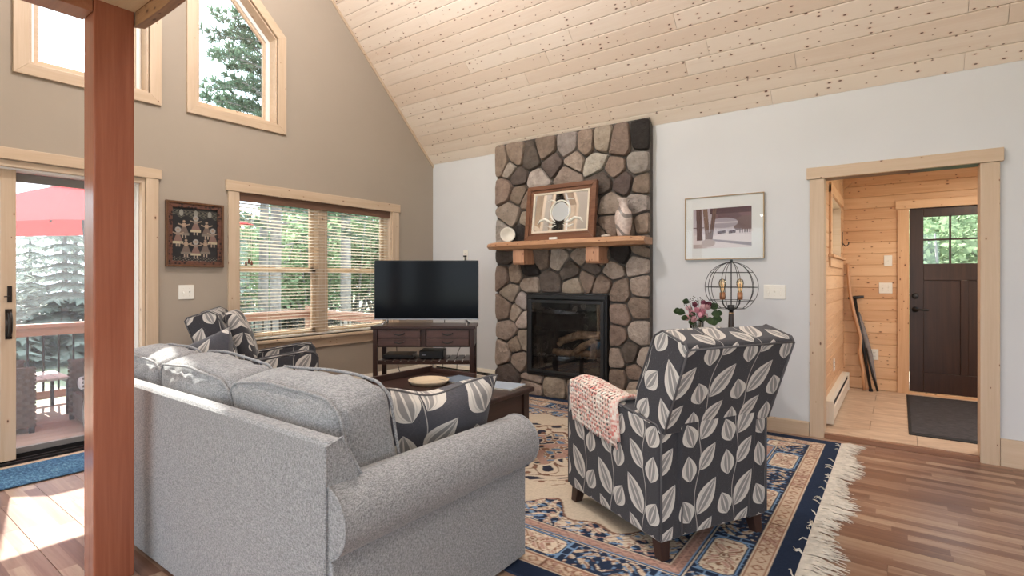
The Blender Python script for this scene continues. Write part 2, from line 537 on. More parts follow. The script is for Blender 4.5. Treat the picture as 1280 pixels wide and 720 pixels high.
# ---- ceiling: a roof slab with a knotty pine board skin, every board a piece
cl = MB()
X0, X1 = XW-0.1, 4.3
e = 0.022
def slab(p, q, d):   # slope from p to q in (y,z), thickness d upward
    (y0, z0), (y1, z1) = p, q
    cl.prism([(y0, z0), (y1, z1), (y1, z1+d), (y0, z0+d)], 0, X0, X1)
slab((YB+0.3, EAVE-0.3+e*1.42), (RIDY, RIDZ+e*1.42), 0.22)
slab((RIDY, RIDZ+e*1.42), (-1.12, EAVE+e*1.42), 0.22)
slab((-1.12, EAVE+e*1.42), (-3.3, EAVE+e*1.42), 0.22)
ceiling = struct(cl.build('ceiling', M_ceil))
def board_mesh(L, w, t=0.02, ch=0.004, mat=None, name='plank'):
    mb = MB()
    mb.prism([(0.0006, -t), (w-0.0006, -t), (w-0.0006, -ch), (w-ch, 0), (ch, 0), (0.0006, -ch)], 0, 0.0, L)
    me = bpy.data.meshes.new(name); me.from_pydata(mb.v, [], mb.f); me.update()
    me.materials.append(mat); return me
def lay_rows(parent, Mfun, width, rows, total, lens, mat, gap=0.0012, t=0.02, ch=0.004, name='plank', start=None, cache=None):
    cache = {} if cache is None else cache
    prev = None
    for r in range(rows):
        x = 0.0; first = True
        off = rnd.uniform(0.3, 1.0)
        while x < total - 1e-3:
            L = rnd.choice(lens)
            if first: L = round(L*off/0.1)*0.1; first = False
            L = min(L, total-x)
            if total-x-L < 0.25: L = total-x
            key = round(L, 3)
            if key not in cache: cache[key] = board_mesh(L-gap, width-gap*0.5, t, ch, mat, name)
            o = link(name, cache[key], parent)
            M = Mfun(x, r*width)
            o.matrix_local = M
            x += L
Mslope = T(XW, YB, EAVE) @ RX(135)
lay_rows(ceiling, lambda x, y: Mslope @ T(x, y, 0), 0.1345, 31, 8.8, [1.2, 1.8, 2.4, 3.0, 3.6], M_ceil, gap=0.0025, ch=0.005)
# rake moulding where the ceiling meets the window wall
mb = MB(); mb.prism([(YB, EAVE-0.005), (RIDY, RIDZ-0.005), (RIDY, RIDZ-0.04), (YB, EAVE-0.04)], 0, XW-0.002, XW+0.012)
struct(mb.build('trim_1', M_pine[1]))

# ---- floor: subfloor slab with walnut laminate planks
def floor_mat():
    m = bpy.data.materials.new('walnut_laminate'); t = NT(m)
    co = t.coord(); r = t.rand(); x = t.sep(co)
    row = t.math('FLOOR', t.math('DIVIDE', x[1], 0.0652))
    sh = t.math('MULTIPLY', t.white(t.comb(row, t.math('MULTIPLY', r, 77), 3.0)), 2.0)
    seg = t.math('FLOOR', t.math('ADD', t.math('DIVIDE', x[0], 0.62), sh))
    tone = t.white(t.comb(row, seg, t.math('MULTIPLY', r, 991.0)))
    off = t.comb(t.math('MULTIPLY', tone, 31.0), t.math('MULTIPLY', r, 17.0), 0.0)
    p = t.vmath('ADD', co, off)
    g1 = t.noise(t.vmath('MULTIPLY', p, (1.3, 26, 1)), 1.0, 4, 0.6, 0.8)
    g2 = t.noise(t.vmath('MULTIPLY', p, (4, 150, 1)), 1.0, 2, 0.6)
    v = t.math('ADD', t.math('MULTIPLY', tone, 0.42), t.math('MULTIPLY', g1, 0.62))
    v = t.math('ADD', v, t.math('MULTIPLY_ADD', g2, 0.16, -0.08))
    t.base(t.ramp(v, [(0.2, (0.15, 0.072, 0.047)), (0.42, (0.235, 0.125, 0.085)), (0.62, (0.345, 0.215, 0.15)), (0.82, (0.48, 0.345, 0.245))]))
    t.rough(t.math('MULTIPLY_ADD', g1, 0.12, 0.26)); t.set(Specular_IOR_Level=0.5)
    return m
M_floor = floor_mat()
fl = MB(); fl.box(XW-0.02, 4.3, -3.3, YB+0.02, -0.2, -0.0135)
floor = struct(fl.build('floor', M_floor))
lay_rows(floor, lambda x, y: T(XW, -0.46+y, 0.0), 0.195, 0, 1, [1], M_floor)
cache = {}
lay_rows(floor, lambda x, y: T(XW+x, -0.50+y, 0.0), 0.1956, 27, 9.0, [1.2, 1.2, 1.2], M_floor, gap=0.001, t=0.012, ch=0.0012, cache=cache)
lay_rows(floor, lambda x, y: T(XW+x, -3.24+y, 0.0), 0.1956, 14, 9.0, [4.5, 4.5], M_floor, gap=0.001, t=0.012, ch=0.0012, cache=cache)

# ---- baseboards
mb = MB(); mb.prism([(YB-0.02, 0), (YB, 0), (YB, 0.112), (YB-0.014, 0.112), (YB-0.02, 0.104)], 0, -1.86, -0.575)
struct(mb.build('baseboard_back', M_pine[0]))
mb = MB(); mb.box(0.545, 4.1, YB-0.02, YB, 0, 0.182)
b2 = struct(mb.build('baseboard_right', M_pine[0], bevel=0.002))
mb = MB(); mb.box(XW, XW+0.018, 1.75, 2.2, 0, 0.112); struct(mb.build('baseboard_left', M_pine[1], bevel=0.002))

# ---- cased opening to the entry
mb = MB(); tn = struct(snode('trim_2'))
def part(name, mat, parent, *boxes, bevel=0.0025, smooth=False, uv=False):
    m = MB()
    for b in boxes: m.box(*b)
    return m.build(name, mat, parent, bevel=bevel, smooth=smooth, uv=uv)
part('casing', M_pine[2], tn, (-0.572, -0.472, YB-0.022, YB, 0, 2.03))
part('casing', M_pine[2], tn, (0.443, 0.543, YB-0.022, YB, 0, 2.03))
part('header', M_pine[0], tn, (-0.592, 0.562, YB-0.03, YB, 2.032, 2.122))
part('jamb', M_pine[2], tn, (-0.490, -0.472, YB, YB+0.14, 0.0, 2.035))
part('jamb', M_pine[2], tn, (0.443, 0.461, YB, YB+0.14, 0.0, 2.035))
part('head_jamb', M_espresso[0], tn, (-0.49, 0.461, YB, YB+0.14, 2.034, 2.052))
part('threshold', wood('walnut_nosing', (0.30, 0.15, 0.09), (0.16, 0.07, 0.04), 0, 0.3), tn, (-0.471, 0.442, YB-0.012, YB+0.03, 0, 0.038))

# ---- loft over the viewer, its beams and the cedar post
loft = struct(snode('loft'))
part('soffit', M_ply, loft, (-2.6, 3.0, -3.1, 0.855, 2.37, 2.40))
part('deck', M_ply, loft, (-2.6, 3.0, -3.1, 0.855, 2.40, 2.60))
mb = MB(); nx = 40
pts = []
for i in range(nx+1):                                        # live-edge fascia along the loft front
    x = -2.62 + 5.6*i/nx
    pts.append((x, 2.312 + 0.012*noise.noise(Vector((x*3.1, 0, 0))) + 0.006*noise.noise(Vector((x*11, 2, 0)))))
vs = []; fs = []
for (x, z) in pts: vs += [(x, 0.857, z), (x, 0.90, z+0.01), (x, 0.90, 2.62), (x, 0.857, 2.62)]
for i in range(nx):
    for k in range(4): fs.append((4*i+k, 4*i+4+k, 4*i+4+(k+1) % 4, 4*i+(k+1) % 4))
fs += [(3, 2, 1, 0), (4*nx, 4*nx+1, 4*nx+2, 4*nx+3)]
mb.add(vs, fs); mb.build('live_edge_fascia', wood('live_edge_board', (0.50, 0.27, 0.14), (0.16, 0.07, 0.035), 0, 0.5, 0.5, 0.1), loft)
part('edge_beam', M_cedarx, loft, (-2.722, -2.602, -3.1, 0.712, 2.318, 2.60))
post = thing('timber_post', 'reddish cedar post standing floor to loft in the left foreground', 'post', (-2.66, 0.784, 0))
mb = MB(); mb.box(-0.06, 0.06, -0.07, 0.071, 0, 2.6)
mb.build('shaft', M_cedar, post, bevel=0.006)

# ---- glass and window builders (window wall lies across x)
M_frame = M_pine
def poly_ring(mb, outer, inner, x0, x1):
    n = len(outer)
    for i in range(n):
        j = (i+1) % n
        q = [outer[i], outer[j], inner[j], inner[i]]
        mb.prism(q, 0, x0, x1)
def offset_poly(poly, d):
    """inset (d>0) a convex counter-clockwise polygon"""
    n = len(poly); out = []
    for i in range(n):
        p0, p1, p2 = (Vector(poly[i-1]), Vector(poly[i]), Vector(poly[(i+1) % n]))
        e1 = (p1-p0).normalized(); e2 = (p2-p1).normalized()
        n1 = Vector((-e1.y, e1.x)); n2 = Vector((-e2.y, e2.x))
        b = (n1+n2); k = d/(1+n1.dot(n2))
        q = p1 + b*k; out.append((q.x, q.y))
    return out
def fixed_window(name, poly):
    w = snode(name)
    outer = offset_poly(poly, -0.08)
    n = len(poly)
    for i in range(n):
        j = (i+1) % n
        m = MB(); m.prism([outer[i], outer[j], poly[j], poly[i]], 0, XW-0.004, XW+0.02)
        sl = abs(poly[j][1]-poly[i][1]) > abs(poly[j][0]-poly[i][0])*1.5
        m.build('casing', M_pine[2] if sl else M_pine[1], w, bevel=0.002)
    i1 = offset_poly(poly, 0.004); i2 = offset_poly(poly, 0.016)
    m = MB(); poly_ring(m, i1, i2, XW-0.12, XW-0.002); m.build('jamb', M_pine[1], w)
    i3 = offset_poly(poly, 0.05)
    m = MB(); poly_ring(m, i2, i3, XW-0.16, XW-0.11); m.build('sash', M_vinyl, w, bevel=0.002)
    i4 = offset_poly(poly, 0.075)
    m = MB(); poly_ring(m, i3, i4, XW-0.15, XW-0.125); m.build('glazing_bead', M_pine[1], w, bevel=0.002)
    m = MB(); m.prism(i4, 0, XW-0.142, XW-0.138); m.build('pane', M_glass, w)
    return w
fixed_window('window_1', W1)
fixed_window('window_2', W2)

# ---- window 3: twin double-hung unit
w3 = snode('window_3')
part('head_casing', M_pine[1], w3, (XW-0.002, XW+0.025, 2.235, 4.22, 2.018, 2.112))
part('casing', M_pine[2], w3, (XW-0.002, XW+0.02, 2.255, 2.345, 0.676, 2.017))
part('casing', M_pine[2], w3, (XW-0.002, XW+0.02, 4.106, 4.206, 0.676, 2.017))
part('stool', M_pine[1], w3, (XW-0.10, XW+0.055, 2.235, 4.225, 0.650, 0.675))
part('apron', M_pine[1], w3, (XW-0.002, XW+0.018, 2.27, 4.19, 0.555, 0.649))
part('jamb', M_pine[2], w3, (XW-0.17, XW, 2.346, 2.362, 0.676, 2.03), (XW-0.17, XW, 4.089, 4.105, 0.676, 2.03))
part('mullion', M_pine[2], w3, (XW-0.17, XW-0.03, 3.176, 3.276, 0.676, 2.03))
for (a, b) in ((2.363, 3.175), (3.277, 4.088)):
    for (z0, z1, dx) in ((0.70, 1.345, 0.0), (1.32, 2.025, 0.035)):
        s_ = part('sash', M_pine[2], w3, (XW-0.115-dx, XW-0.083-dx, a, a+0.042, z0, z1), (XW-0.115-dx, XW-0.083-dx, b-0.042, b, z0, z1),
                  (XW-0.115-dx, XW-0.083-dx, a, b, z0, z0+0.04), (XW-0.115-dx, XW-0.083-dx, a, b, z1-0.035, z1), bevel=0.003)
        part('pane', M_glass, s_, (XW-0.101-dx, XW-0.097-dx, a+0.04, b-0.04, z0+0.04, z1-0.035), bevel=0)
    part('sash_lock', M_cream, w3, (XW-0.083, XW-0.07, (a+b)/2-0.03, (a+b)/2+0.03, 1.345, 1.358))

# ---- blind in the twin window
bl = thing('window_blind', 'wood-slat blind lowered in the twin window behind the armchair', 'blind', (XW-0.035, 3.225, 2.028))
M_val = wood('blind_valance_wood', (0.20, 0.105, 0.065), (0.11, 0.055, 0.035), 1, 0.5)
M_slat = thinmat('pale_slat', (0.84, 0.80, 0.74), 0.45)
mb = MB(); mb.box(0.012, 0.03, -0.86, 0.86, -0.085, -0.005); mb.box(0.03, 0.034, -0.86, 0.86, -0.022, -0.010)
mb.build('valance', M_val, bl, bevel=0.002)
part('head_rail', M_val, bl, (-0.03, 0.011, -0.855, 0.855, -0.05, -0.003))
sm = MB()
sm.prism([(-0.020, -0.004), (0.0, 0.0005), (0.020, -0.001), (0.020, 0.0012), (0.0, 0.003), (-0.020, -0.0015)], 1, -0.85, 0.85)
slat_me = None
for i in range(38):
    z = -0.10 - i*0.0325
    if slat_me is None:
        o = sm.build('slat', M_slat, bl); slat_me = o.data
    else: o = link('slat', slat_me, bl)
    o.location = (-0.006, 0, z)
part('bottom_rail', M_slat, bl, (-0.026, 0.014, -0.85, 0.85, -1.345, -1.328))
for y in (-0.60, -0.02, 0.02, 0.60):
    mb = MB(); mb.tube([(0.016, y, -0.05), (0.016, y, -1.33)], 0.0012, 5); mb.build('ladder_cord', M_slat, bl)
for y, zz in ((-0.80, -0.62), (-0.775, -0.60), (-0.75, -0.615), (0.79, -0.62), (0.815, -0.60)):
    mb = MB(); mb.tube([(0.02, y, -0.05), (0.02, y, zz)], 0.001, 5); mb.build('pull_cord', M_slat, bl)
    mb = MB(); mb.lathe([(0.002, 0.0), (0.007, -0.01), (0.011, -0.035), (0.006, -0.042), (0.0001, -0.043)], (0.02, y, zz), 8)
    mb.build('cord_tassel', plain('tassel_wood', (0.22, 0.07, 0.04), 0.5), bl, smooth=True)

# ---- sliding patio door
d1 = snode('door_1')
part('head_casing', M_pine[1], d1, (XW-0.002, XW+0.025, -0.36, 1.735, 2.035, 2.112))
part('casing', M_pine[2], d1, (XW-0.002, XW+0.02, 1.63, 1.715, 0.0, 2.034))
part('casing', M_pine[2], d1, (XW-0.002, XW+0.02, -0.345, -0.252, 0.0, 2.034))
part('frame', M_pine[2], d1, (XW-0.17, XW, 1.605, 1.629, 0.0, 2.03), (XW-0.17, XW, -0.25, -0.225, 0.0, 2.03))
part('frame_head', M_pine[1], d1, (XW-0.17, XW, -0.225, 1.605, 1.99, 2.03))
part('vinyl_track', M_vinyl, d1, (XW-0.06, XW-0.052, 1.59, 1.605, 0.03, 1.99), (XW-0.10, XW-0.09, 1.59, 1.605, 0.03, 1.99), (XW-0.17, XW-0.03, -0.22, 1.6, 1.978, 1.99))
M_sill = plain('bronze_sill', (0.025, 0.022, 0.022), 0.35, 0.3)
part('sill', M_sill, d1, (XW-0.178, XW-0.012, -0.225, 1.605, -0.05, 0.006), (XW-0.05, XW-0.042, -0.225, 1.605, 0.006, 0.022), (XW-0.11, XW-0.10, -0.225, 1.605, 0.006, 0.024), (XW-0.178, XW-0.15, -0.225, 1.605, -0.05, 0.045))
part('sill_strip', M_pine[1], d1, (XW-0.012, XW+0.03, -0.25, 1.63, 0.0005, 0.008))
pn = part('sliding_panel', M_pine[2], d1, (XW-0.095, XW-0.055, 0.815, 0.893, 0.03, 1.985), (XW-0.095, XW-0.055, -0.222, -0.14, 0.03, 1.985))
part('rail', M_pine[1], pn, (XW-0.095, XW-0.055, -0.14, 0.815, 0.03, 0.13), (XW-0.095, XW-0.055, -0.14, 0.815, 1.90, 1.985))
part('pane', M_glass, pn, (XW-0.077, XW-0.073, -0.13, 0.81, 0.12, 1.91), bevel=0)
mb = MB(); mb.box(XW-0.055, XW-0.049, 0.838, 0.872, 0.845, 1.045)
mb.tube([(XW-0.05, 0.855, 0.865), (XW-0.015, 0.855, 0.875), (XW+0.002, 0.855, 0.90), (XW+0.004, 0.855, 0.95), (XW+0.002, 0.855, 0.99), (XW-0.015, 0.855, 1.015), (XW-0.05, 0.855, 1.025)], 0.011, 8)
mb.build('handle', M_dark, pn, smooth=True)
mb = MB(); mb.box(XW-0.056, XW-0.047, 0.848, 0.872, 1.09, 1.20); mb.box(XW-0.047, XW-0.036, 0.83, 0.862, 1.125, 1.133)
mb.build('lock', M_dark, pn, bevel=0.003)
sp = part('screen_panel', plain('screen_frame', (0.20, 0.185, 0.175), 0.5), d1, (XW-0.165, XW-0.14, 0.82, 0.86, 0.045, 1.975), (XW-0.165, XW-0.14, 1.565, 1.604, 0.045, 1.975), (XW-0.165, XW-0.14, 0.82, 1.604, 1.915, 1.975), (XW-0.165, XW-0.14, 0.82, 1.604, 0.045, 0.085))
part('mesh', screenmat('insect_screen', (0.5, 0.52, 0.55), 0.10), sp, (XW-0.153, XW-0.152, 0.86, 1.565, 0.085, 1.915), bevel=0)

# ================================================================ entry beyond the cased opening
FY0, FY1, FX0, FX1, FZ = YB+0.14, 6.95, -0.50, 1.35, 0.04
M_tile = None
def tile_mat():
    m = bpy.data.materials.new('tan_floor_tile'); t = NT(m)
    co = t.coord(); r = t.rand()
    p = t.vmath('ADD', co, t.comb(t.math('MULTIPLY', r, 13.0), t.math('MULTIPLY', r, 29.0), 0.0))
    f = t.noise(t.vmath('MULTIPLY', p, (3, 9, 1)), 1.5, 5, 0.6, 0.8)
    t.base(t.ramp(f, [(0.3, (0.42, 0.29, 0.20)), (0.55, (0.58, 0.43, 0.31)), (0.75, (0.66, 0.52, 0.40))])); t.rough(0.4)
    return m
M_tile = tile_mat()
ff = MB(); ff.box(FX0-0.12, FX1+0.12, YB, FY1+0.14, -0.2, FZ-0.012)
ffl = struct(ff.build('floor_entry', plain('grout', (0.25, 0.19, 0.14), 0.9)))
tme = {}
for r in range(7):
    y0 = YB+0.03 + r*0.305
    x = FX0 - (0.3 if r % 2 else 0.0)
    while x < FX1:
        a, b = max(x, FX0+0.001), min(x+0.61, FX1)
        c_, d_ = y0, min(y0+0.305, FY1)
        if b-a > 0.02 and d_-c_ > 0.02:
            k = (round(b-a, 3), round(d_-c_, 3))
            if k not in tme:
                m = MB(); m.box(0, b-a-0.003, 0, d_-c_-0.003, -0.012, 0)
                o = m.build('tile', M_tile, ffl); tme[k] = o.data
            else: o = link('tile', tme[k], ffl)
            o.location = (a, c_, FZ)
        x += 0.61
WFL = rect(5.50, 6.60, 1.46, 2.01)
wfl = wall_poly('wall_entry_left', 0, FX0-0.14, FX0-0.02, rect(FY0+0.002, FY1+0.14, -0.2, 2.5), [WFL], M_foyer[1])
DOORX = (0.085, 0.995)
wfb = wall_poly('wall_entry_back', 1, FY1+0.02, FY1+0.16, rect(FX0-0.14, FX1+0.14, -0.2, 2.5), [rect(DOORX[0], DOORX[1], 0.0, 1.99)], M_foyer[0])
wfr = wall_poly('wall_entry_right', 0, FX1, FX1+0.12, rect(FY0+0.002, FY1+0.02, -0.2, 2.5), [rect(5.2, 6.7, 0.9, 2.1)], M_foyer[1])  # unseen opening added to bring daylight into the entry
cle = MB(); cle.box(FX0-0.14, FX1+0.14, FY0, FY1+0.16, 2.36, 2.5)
struct(cle.build('ceiling_entry', M_foyer[0]))
bw = 0.1235
def wboard(parent, axis, a, b, z0, z1, mat):
    """one tongue-and-groove wall board with chamfered edges"""
    m = MB(); c = 0.004
    prof = [(0, 0), (0.02-c, 0), (0.02, c), (0.02, z1-z0-0.0015-c), (0.02-c, z1-z0-0.0015), (0, z1-z0-0.0015)]
    if axis == 0:   # back wall: runs along x, faces -y
        m.prism([(-p, q) for p, q in prof], 0, 0, b-a)
        o = m.build('board', mat, parent); o.location = (a, FY1+0.02, z0)
    else:           # left wall: runs along y, faces +x
        m.prism(prof, 1, 0, b-a)
        o = m.build('board', mat, parent); o.location = (FX0-0.02, a, z0)
    return o
for i in range(19):
    z0 = FZ + i*bw; z1 = min(z0+bw, 2.36)
    if z0 < 1.98: wboard(wfb, 0, FX0, DOORX[0]-0.10, z0, z1, M_foyer[0])
    else: wboard(wfb, 0, FX0, FX1, z0, z1, M_foyer[0])
    if z1 < 1.47 or z0 > 2.0: wboard(wfl, 1, FY0, FY1, z0, z1, M_foyer[1])
    else:
        wboard(wfl, 1, FY0, 5.50, z0, z1, M_foyer[1]); wboard(wfl, 1, 6.60, FY1, z0, z1, M_foyer[1])
# little entry window with deep pale reveal
w4 = snode('window_4')
M_rev = M_pine
part('reveal', M_pine[0], w4, (FX0-0.14, FX0, 6.58, 6.60, 1.46, 2.01), (FX0-0.14, FX0, 5.50, 5.52, 1.46, 2.01), (FX0-0.14, FX0, 5.52, 6.58, 1.99, 2.01), (FX0-0.14, FX0, 5.52, 6.58, 1.46, 1.48))
part('stool', M_foyer[1], w4, (FX0, FX0+0.045, 5.36, 6.72, 1.44, 1.462))
part('apron', M_foyer[1], w4, (FX0, FX0+0.018, 5.40, 6.68, 1.355, 1.439))
part('casing', M_foyer[2], w4, (FX0, FX0+0.02, 5.41, 5.50, 1.463, 2.08))
part('head_casing', M_foyer[1], w4, (FX0, FX0+0.022, 5.41, 6.69, 2.012, 2.10))
part('sash', M_vinyl, w4, (FX0-0.138, FX0-0.11, 5.52, 5.56, 1.48, 1.99), (FX0-0.138, FX0-0.11, 6.54, 6.58, 1.48, 1.99), (FX0-0.138, FX0-0.11, 5.56, 6.54, 1.48, 1.52), (FX0-0.138, FX0-0.11, 5.56, 6.54, 1.95, 1.99))
part('pane', M_glass, w4, (FX0-0.126, FX0-0.122, 5.56, 6.54, 1.52, 1.95), bevel=0)
# front door
d2 = snode('door_2')
part('casing', M_foyer[2], d2, (DOORX[0]-0.10, DOORX[0], FY1-0.022, FY1, FZ, 1.98))
part('casing', M_foyer[2], d2, (DOORX[1], DOORX[1]+0.10, FY1-0.022, FY1, FZ, 1.98))
part('head_casing', M_foyer[0], d2, (DOORX[0]-0.115, DOORX[1]+0.115, FY1-0.03, FY1, 1.982, 2.07))
part('threshold', M_foyer[0], d2, (DOORX[0], DOORX[1], FY1-0.02, FY1+0.12, FZ-0.01, FZ+0.022))
M_door = wood('dark_stained_door', (0.06, 0.028, 0.018), (0.022, 0.012, 0.010), 2, 0.35, 0, 0.0)
yd0, yd1 = FY1+0.02, FY1+0.062
a, b = DOORX[0]+0.004, DOORX[1]-0.004
pxs = [0.205, 0.410, 0.426, 0.631, 0.647, 0.852]
zs = (1.405, 1.640, 1.660, 1.885)
slab_ = part('slab', M_door, d2, (a, 0.205, yd0, yd1, FZ+0.024, 1.986), (0.855, b, yd0, yd1, FZ+0.024, 1.986), (0.205, 0.855, yd0, yd1, 1.888, 1.986),
     (0.205, 0.855, yd0, yd1, 1.23, 1.402), (0.205, 0.855, yd0, yd1, FZ+0.024, 0.27), (0.50, 0.56, yd0, yd1, 0.27, 1.23), bevel=0.003)
part('door_panel', M_door, slab_, (0.205, 0.50, yd0+0.012, yd1-0.012, 0.27, 1.23)); part('door_panel', M_door, slab_, (0.56, 0.855, yd0+0.012, yd1-0.012, 0.27, 1.23))
part('muntin', M_door, slab_, (0.41, 0.428, yd0-0.002, yd1, 1.402, 1.888), (0.632, 0.650, yd0-0.002, yd1, 1.402, 1.888), (0.205, 0.855, yd0-0.002, yd1, 1.642, 1.660))
for (x0, x1) in ((0.205, 0.41), (0.428, 0.632), (0.65, 0.855)):
    for (z0, z1) in ((1.402, 1.642), (1.66, 1.888)):
        part('pane', M_glass, slab_, (x0, x1, yd0+0.018, yd0+0.022, z0, z1), bevel=0)
mb = MB(); mb.lathe([(0.03, 0), (0.03, 0.012), (0.018, 0.02), (0.0001, 0.022)], n=16, M=T(0.135, yd0, 1.065) @ RX(90)); mb.build('deadbolt', M_black, slab_, smooth=True)
mb = MB(); mb.lathe([(0.03, 0), (0.03, 0.01), (0.012, 0.014), (0.012, 0.05)], n=16, M=T(0.135, yd0, 0.925) @ RX(90)); mb.tube([(0.135, yd0-0.048, 0.925), (0.19, yd0-0.052, 0.925), (0.245, yd0-0.05, 0.922)], 0.009, 8)
mb.build('lever_handle', M_black, slab_, smooth=True)

# ================================================================ outside: ground, deck, trees
gm = bpy.data.materials.new('pale_gravel'); t = NT(gm)
co = t.coord(); f = t.noise(co, 0.35, 4); f2 = t.noise(co, 9.0, 3)
t.base(t.mix(t.math('MULTIPLY', f2, 0.5), t.ramp(f, [(0.4, (0.40, 0.40, 0.36)), (0.55, (0.22, 0.27, 0.14)), (0.7, (0.13, 0.20, 0.07))]), (0.5, 0.48, 0.45))); t.rough(0.95)
gd = MB(); gd.box(-60, 40, -50, 60, -0.75, -0.65); struct(gd.build('ground', gm))

M_deck = wood('weathered_deck', (0.42, 0.31, 0.25), (0.28, 0.20, 0.165), 1, 0.7, 0.1, 0.2)
dk = MB(); dk.box(-7.55, -4.93, -2.0, 4.85, -0.60, -0.185)
deck = struct(dk.build('deck', M_deck))
bme = None
for i in range(19):
    if bme is None:
        m = MB(); m.box(0, 0.135, 0, 6.95, -0.03, 0); o = m.build('deck_board', M_deck, deck, bevel=0.003); bme = o.data
    else: o = link('deck_board', bme, deck)
    o.location = (-4.945-0.1395*(i+1), -2.03, -0.15)
rl = thing('deck_railing', 'reddish wood deck railing with slim black balusters outside the windows', 'railing', (-7.6, 1.5, -0.15))
M_rail = wood('cedar_rail', (0.52, 0.33, 0.25), (0.36, 0.20, 0.14), 1, 0.6, 0.1, 0.15)
part('top_rail', M_rail, rl, (-0.07, 0.07, -3.5, 3.45, 0.86, 0.90)); part('upper_rail', M_rail, rl, (-0.02, 0.02, -3.5, 3.40, 0.77, 0.86))
part('bottom_rail', M_rail, rl, (-0.02, 0.02, -3.5, 3.40, 0.07, 0.16))
part('top_rail', M_rail, rl, (0.07, 2.64, 3.33, 3.47, 0.86, 0.90)); part('bottom_rail', M_rail, rl, (0.05, 2.64, 3.38, 3.42, 0.07, 0.16)); part('upper_rail', M_rail, rl, (0.05, 2.64, 3.38, 3.42, 0.77, 0.86))
for (x, y) in ((0, 3.40), (0, 1.0), (0, -1.3), (2.6, 3.40)):
    part('rail_post', M_rail, rl, (x-0.055, x+0.055, y-0.055, y+0.055, 0.0, 0.859 if y != 3.40 or x != 0 else 0.96))
bal = None
def baluster(x, y):
    global bal
    if bal is None:
        m = MB(); m.box(-0.009, 0.009, -0.009, 0.009, 0.16, 0.77); o = m.build('baluster', M_black, rl); bal = o.data
    else: o = link('baluster', bal, rl)
    o.location = (x, y, 0)
for i in range(52): baluster(0, -3.4 + i*0.131)
for i in range(18): baluster(0.2 + i*0.131, 3.40)

# red umbrella
um = thing('patio_umbrella', 'red market umbrella open over the deck outside the sliding door', 'umbrella', (-6.95, 2.0, -0.15))
um.rotation_euler = (R(5), 0, 0)
M_red = thinmat('red_canvas', (0.62, 0.10, 0.11), 0.45)
n = 8; rr = 1.62; apex = (0, 0, 2.42); rimz = 1.93
vs = []; fs = []; K = 6
for j in range(n):
    a0 = 2*math.pi*(j+0.5)/n
    for k in range(K+1):
        q = k/K
        vs.append((rr*q*math.cos(a0), rr*q*math.sin(a0), apex[2]-(apex[2]-rimz)*(q**1.12)))
for j in range(n):
    j2 = (j+1) % n
    for k in range(K): fs.append((j*(K+1)+k, j*(K+1)+k+1, j2*(K+1)+k+1, j2*(K+1)+k))
mb = MB(); mb.add(vs, fs); cv = mb.build('canopy', M_red, um)
sm_ = cv.modifiers.new('thick', 'SOLIDIFY'); sm_.thickness = 0.003
for j in range(n):
    a0 = 2*math.pi*(j+0.5)/n
    mb = MB(); mb.tube([(0.03*math.cos(a0), 0.03*math.sin(a0), apex[2]-0.03), (rr*0.99*math.cos(a0), rr*0.99*math.sin(a0), rimz-0.012)], 0.009, 6)
    mb.build('rib', M_dark, um)
mb = MB(); mb.tube([(0, 0, 0), (0, 0, 2.45)], 0.02, 10); mb.build('pole', M_dark, um)
mb = MB(); mb.lathe([(0.24, 0), (0.24, 0.05), (0.05, 0.09), (0.03, 0.25)], n=20); mb.build('base', M_dark, um, smooth=False)

# wicker armchairs on the deck
M_wick = plain('brown_wicker', (0.105, 0.078, 0.068), 0.6, var=0.3, vs=30)
M_cush = plain('grey_outdoor_cushion', (0.55, 0.55, 0.56), 0.9)
def wicker_chair(label, loc, rz):
    r = thing('wicker_armchair', label, 'chair', loc, rz, 'wicker armchairs on the deck')
    def panel(nm, x0, x1, y0, y1, z0, z1):
        m = MB(); m.box(x0+0.012, x1-0.012, y0+0.012, y1-0.012, z0+0.01, z1-0.01)
        rows = max(3, int((z1-z0)/0.034))
        for i in range(rows):     # woven strands bulging over and under the uprights
            z = z0 + (i+0.5)*(z1-z0)/rows; ph = i % 2
            for (ax, a, b, c0, c1) in ((0, x0, x1, y0, y1), (1, y0, y1, x0, x1)):
                k = max(3, int((b-a)/0.045))
                for sgn, c in ((-1, c0+0.012), (1, c1-0.012)):
                    pts = []
                    for q in range(k+1):
                        u = a + (b-a)*q/k; o = c + sgn*(0.008 if (q+ph) % 2 else -0.004)
                        pts.append((u, o, z) if ax == 0 else (o, u, z))
                    for q in range(k):
                        p, p2 = pts[q], pts[q+1]; h = 0.012
                        m.add([(p[0],p[1],p[2]-h), (p2[0],p2[1],p2[2]-h), (p2[0],p2[1],p2[2]+h), (p[0],p[1],p[2]+h)], [(0,1,2,3)])
        return m.build(nm, M_wick, r)
    panel('arm', -0.36, -0.26, -0.38, 0.38, 0.05, 0.60); panel('arm', 0.26, 0.36, -0.38, 0.38, 0.05, 0.60)
    panel('back', -0.26, 0.26, -0.38, -0.27, 0.05, 0.78); panel('front_apron', -0.26, 0.26, 0.30, 0.37, 0.05, 0.30)
    for (x, y) in ((-0.33, -0.35), (0.33, -0.35), (-0.33, 0.35), (0.33, 0.35)): part('foot', M_black, r, (x-0.02, x+0.02, y-0.02, y+0.02, 0, 0.055))
    m = MB(); m.rbox(0.51, 0.60, 0.13, 0.045, 8, (0, 0, 0.015), T(0, 0.03, 0.37)); m.build('seat_cushion', M_cush, r, smooth=True)
    m = MB(); m.rbox(0.50, 0.14, 0.42, 0.05, 8, (0, 0.02, 0), T(0, -0.2, 0.62) @ RX(10)); m.build('back_cushion', M_cush, r, smooth=True)
    return r
wicker_chair('brown wicker armchair just outside the glass, left of the cedar post', (-6.70, 0.96, -0.15), R(-4))
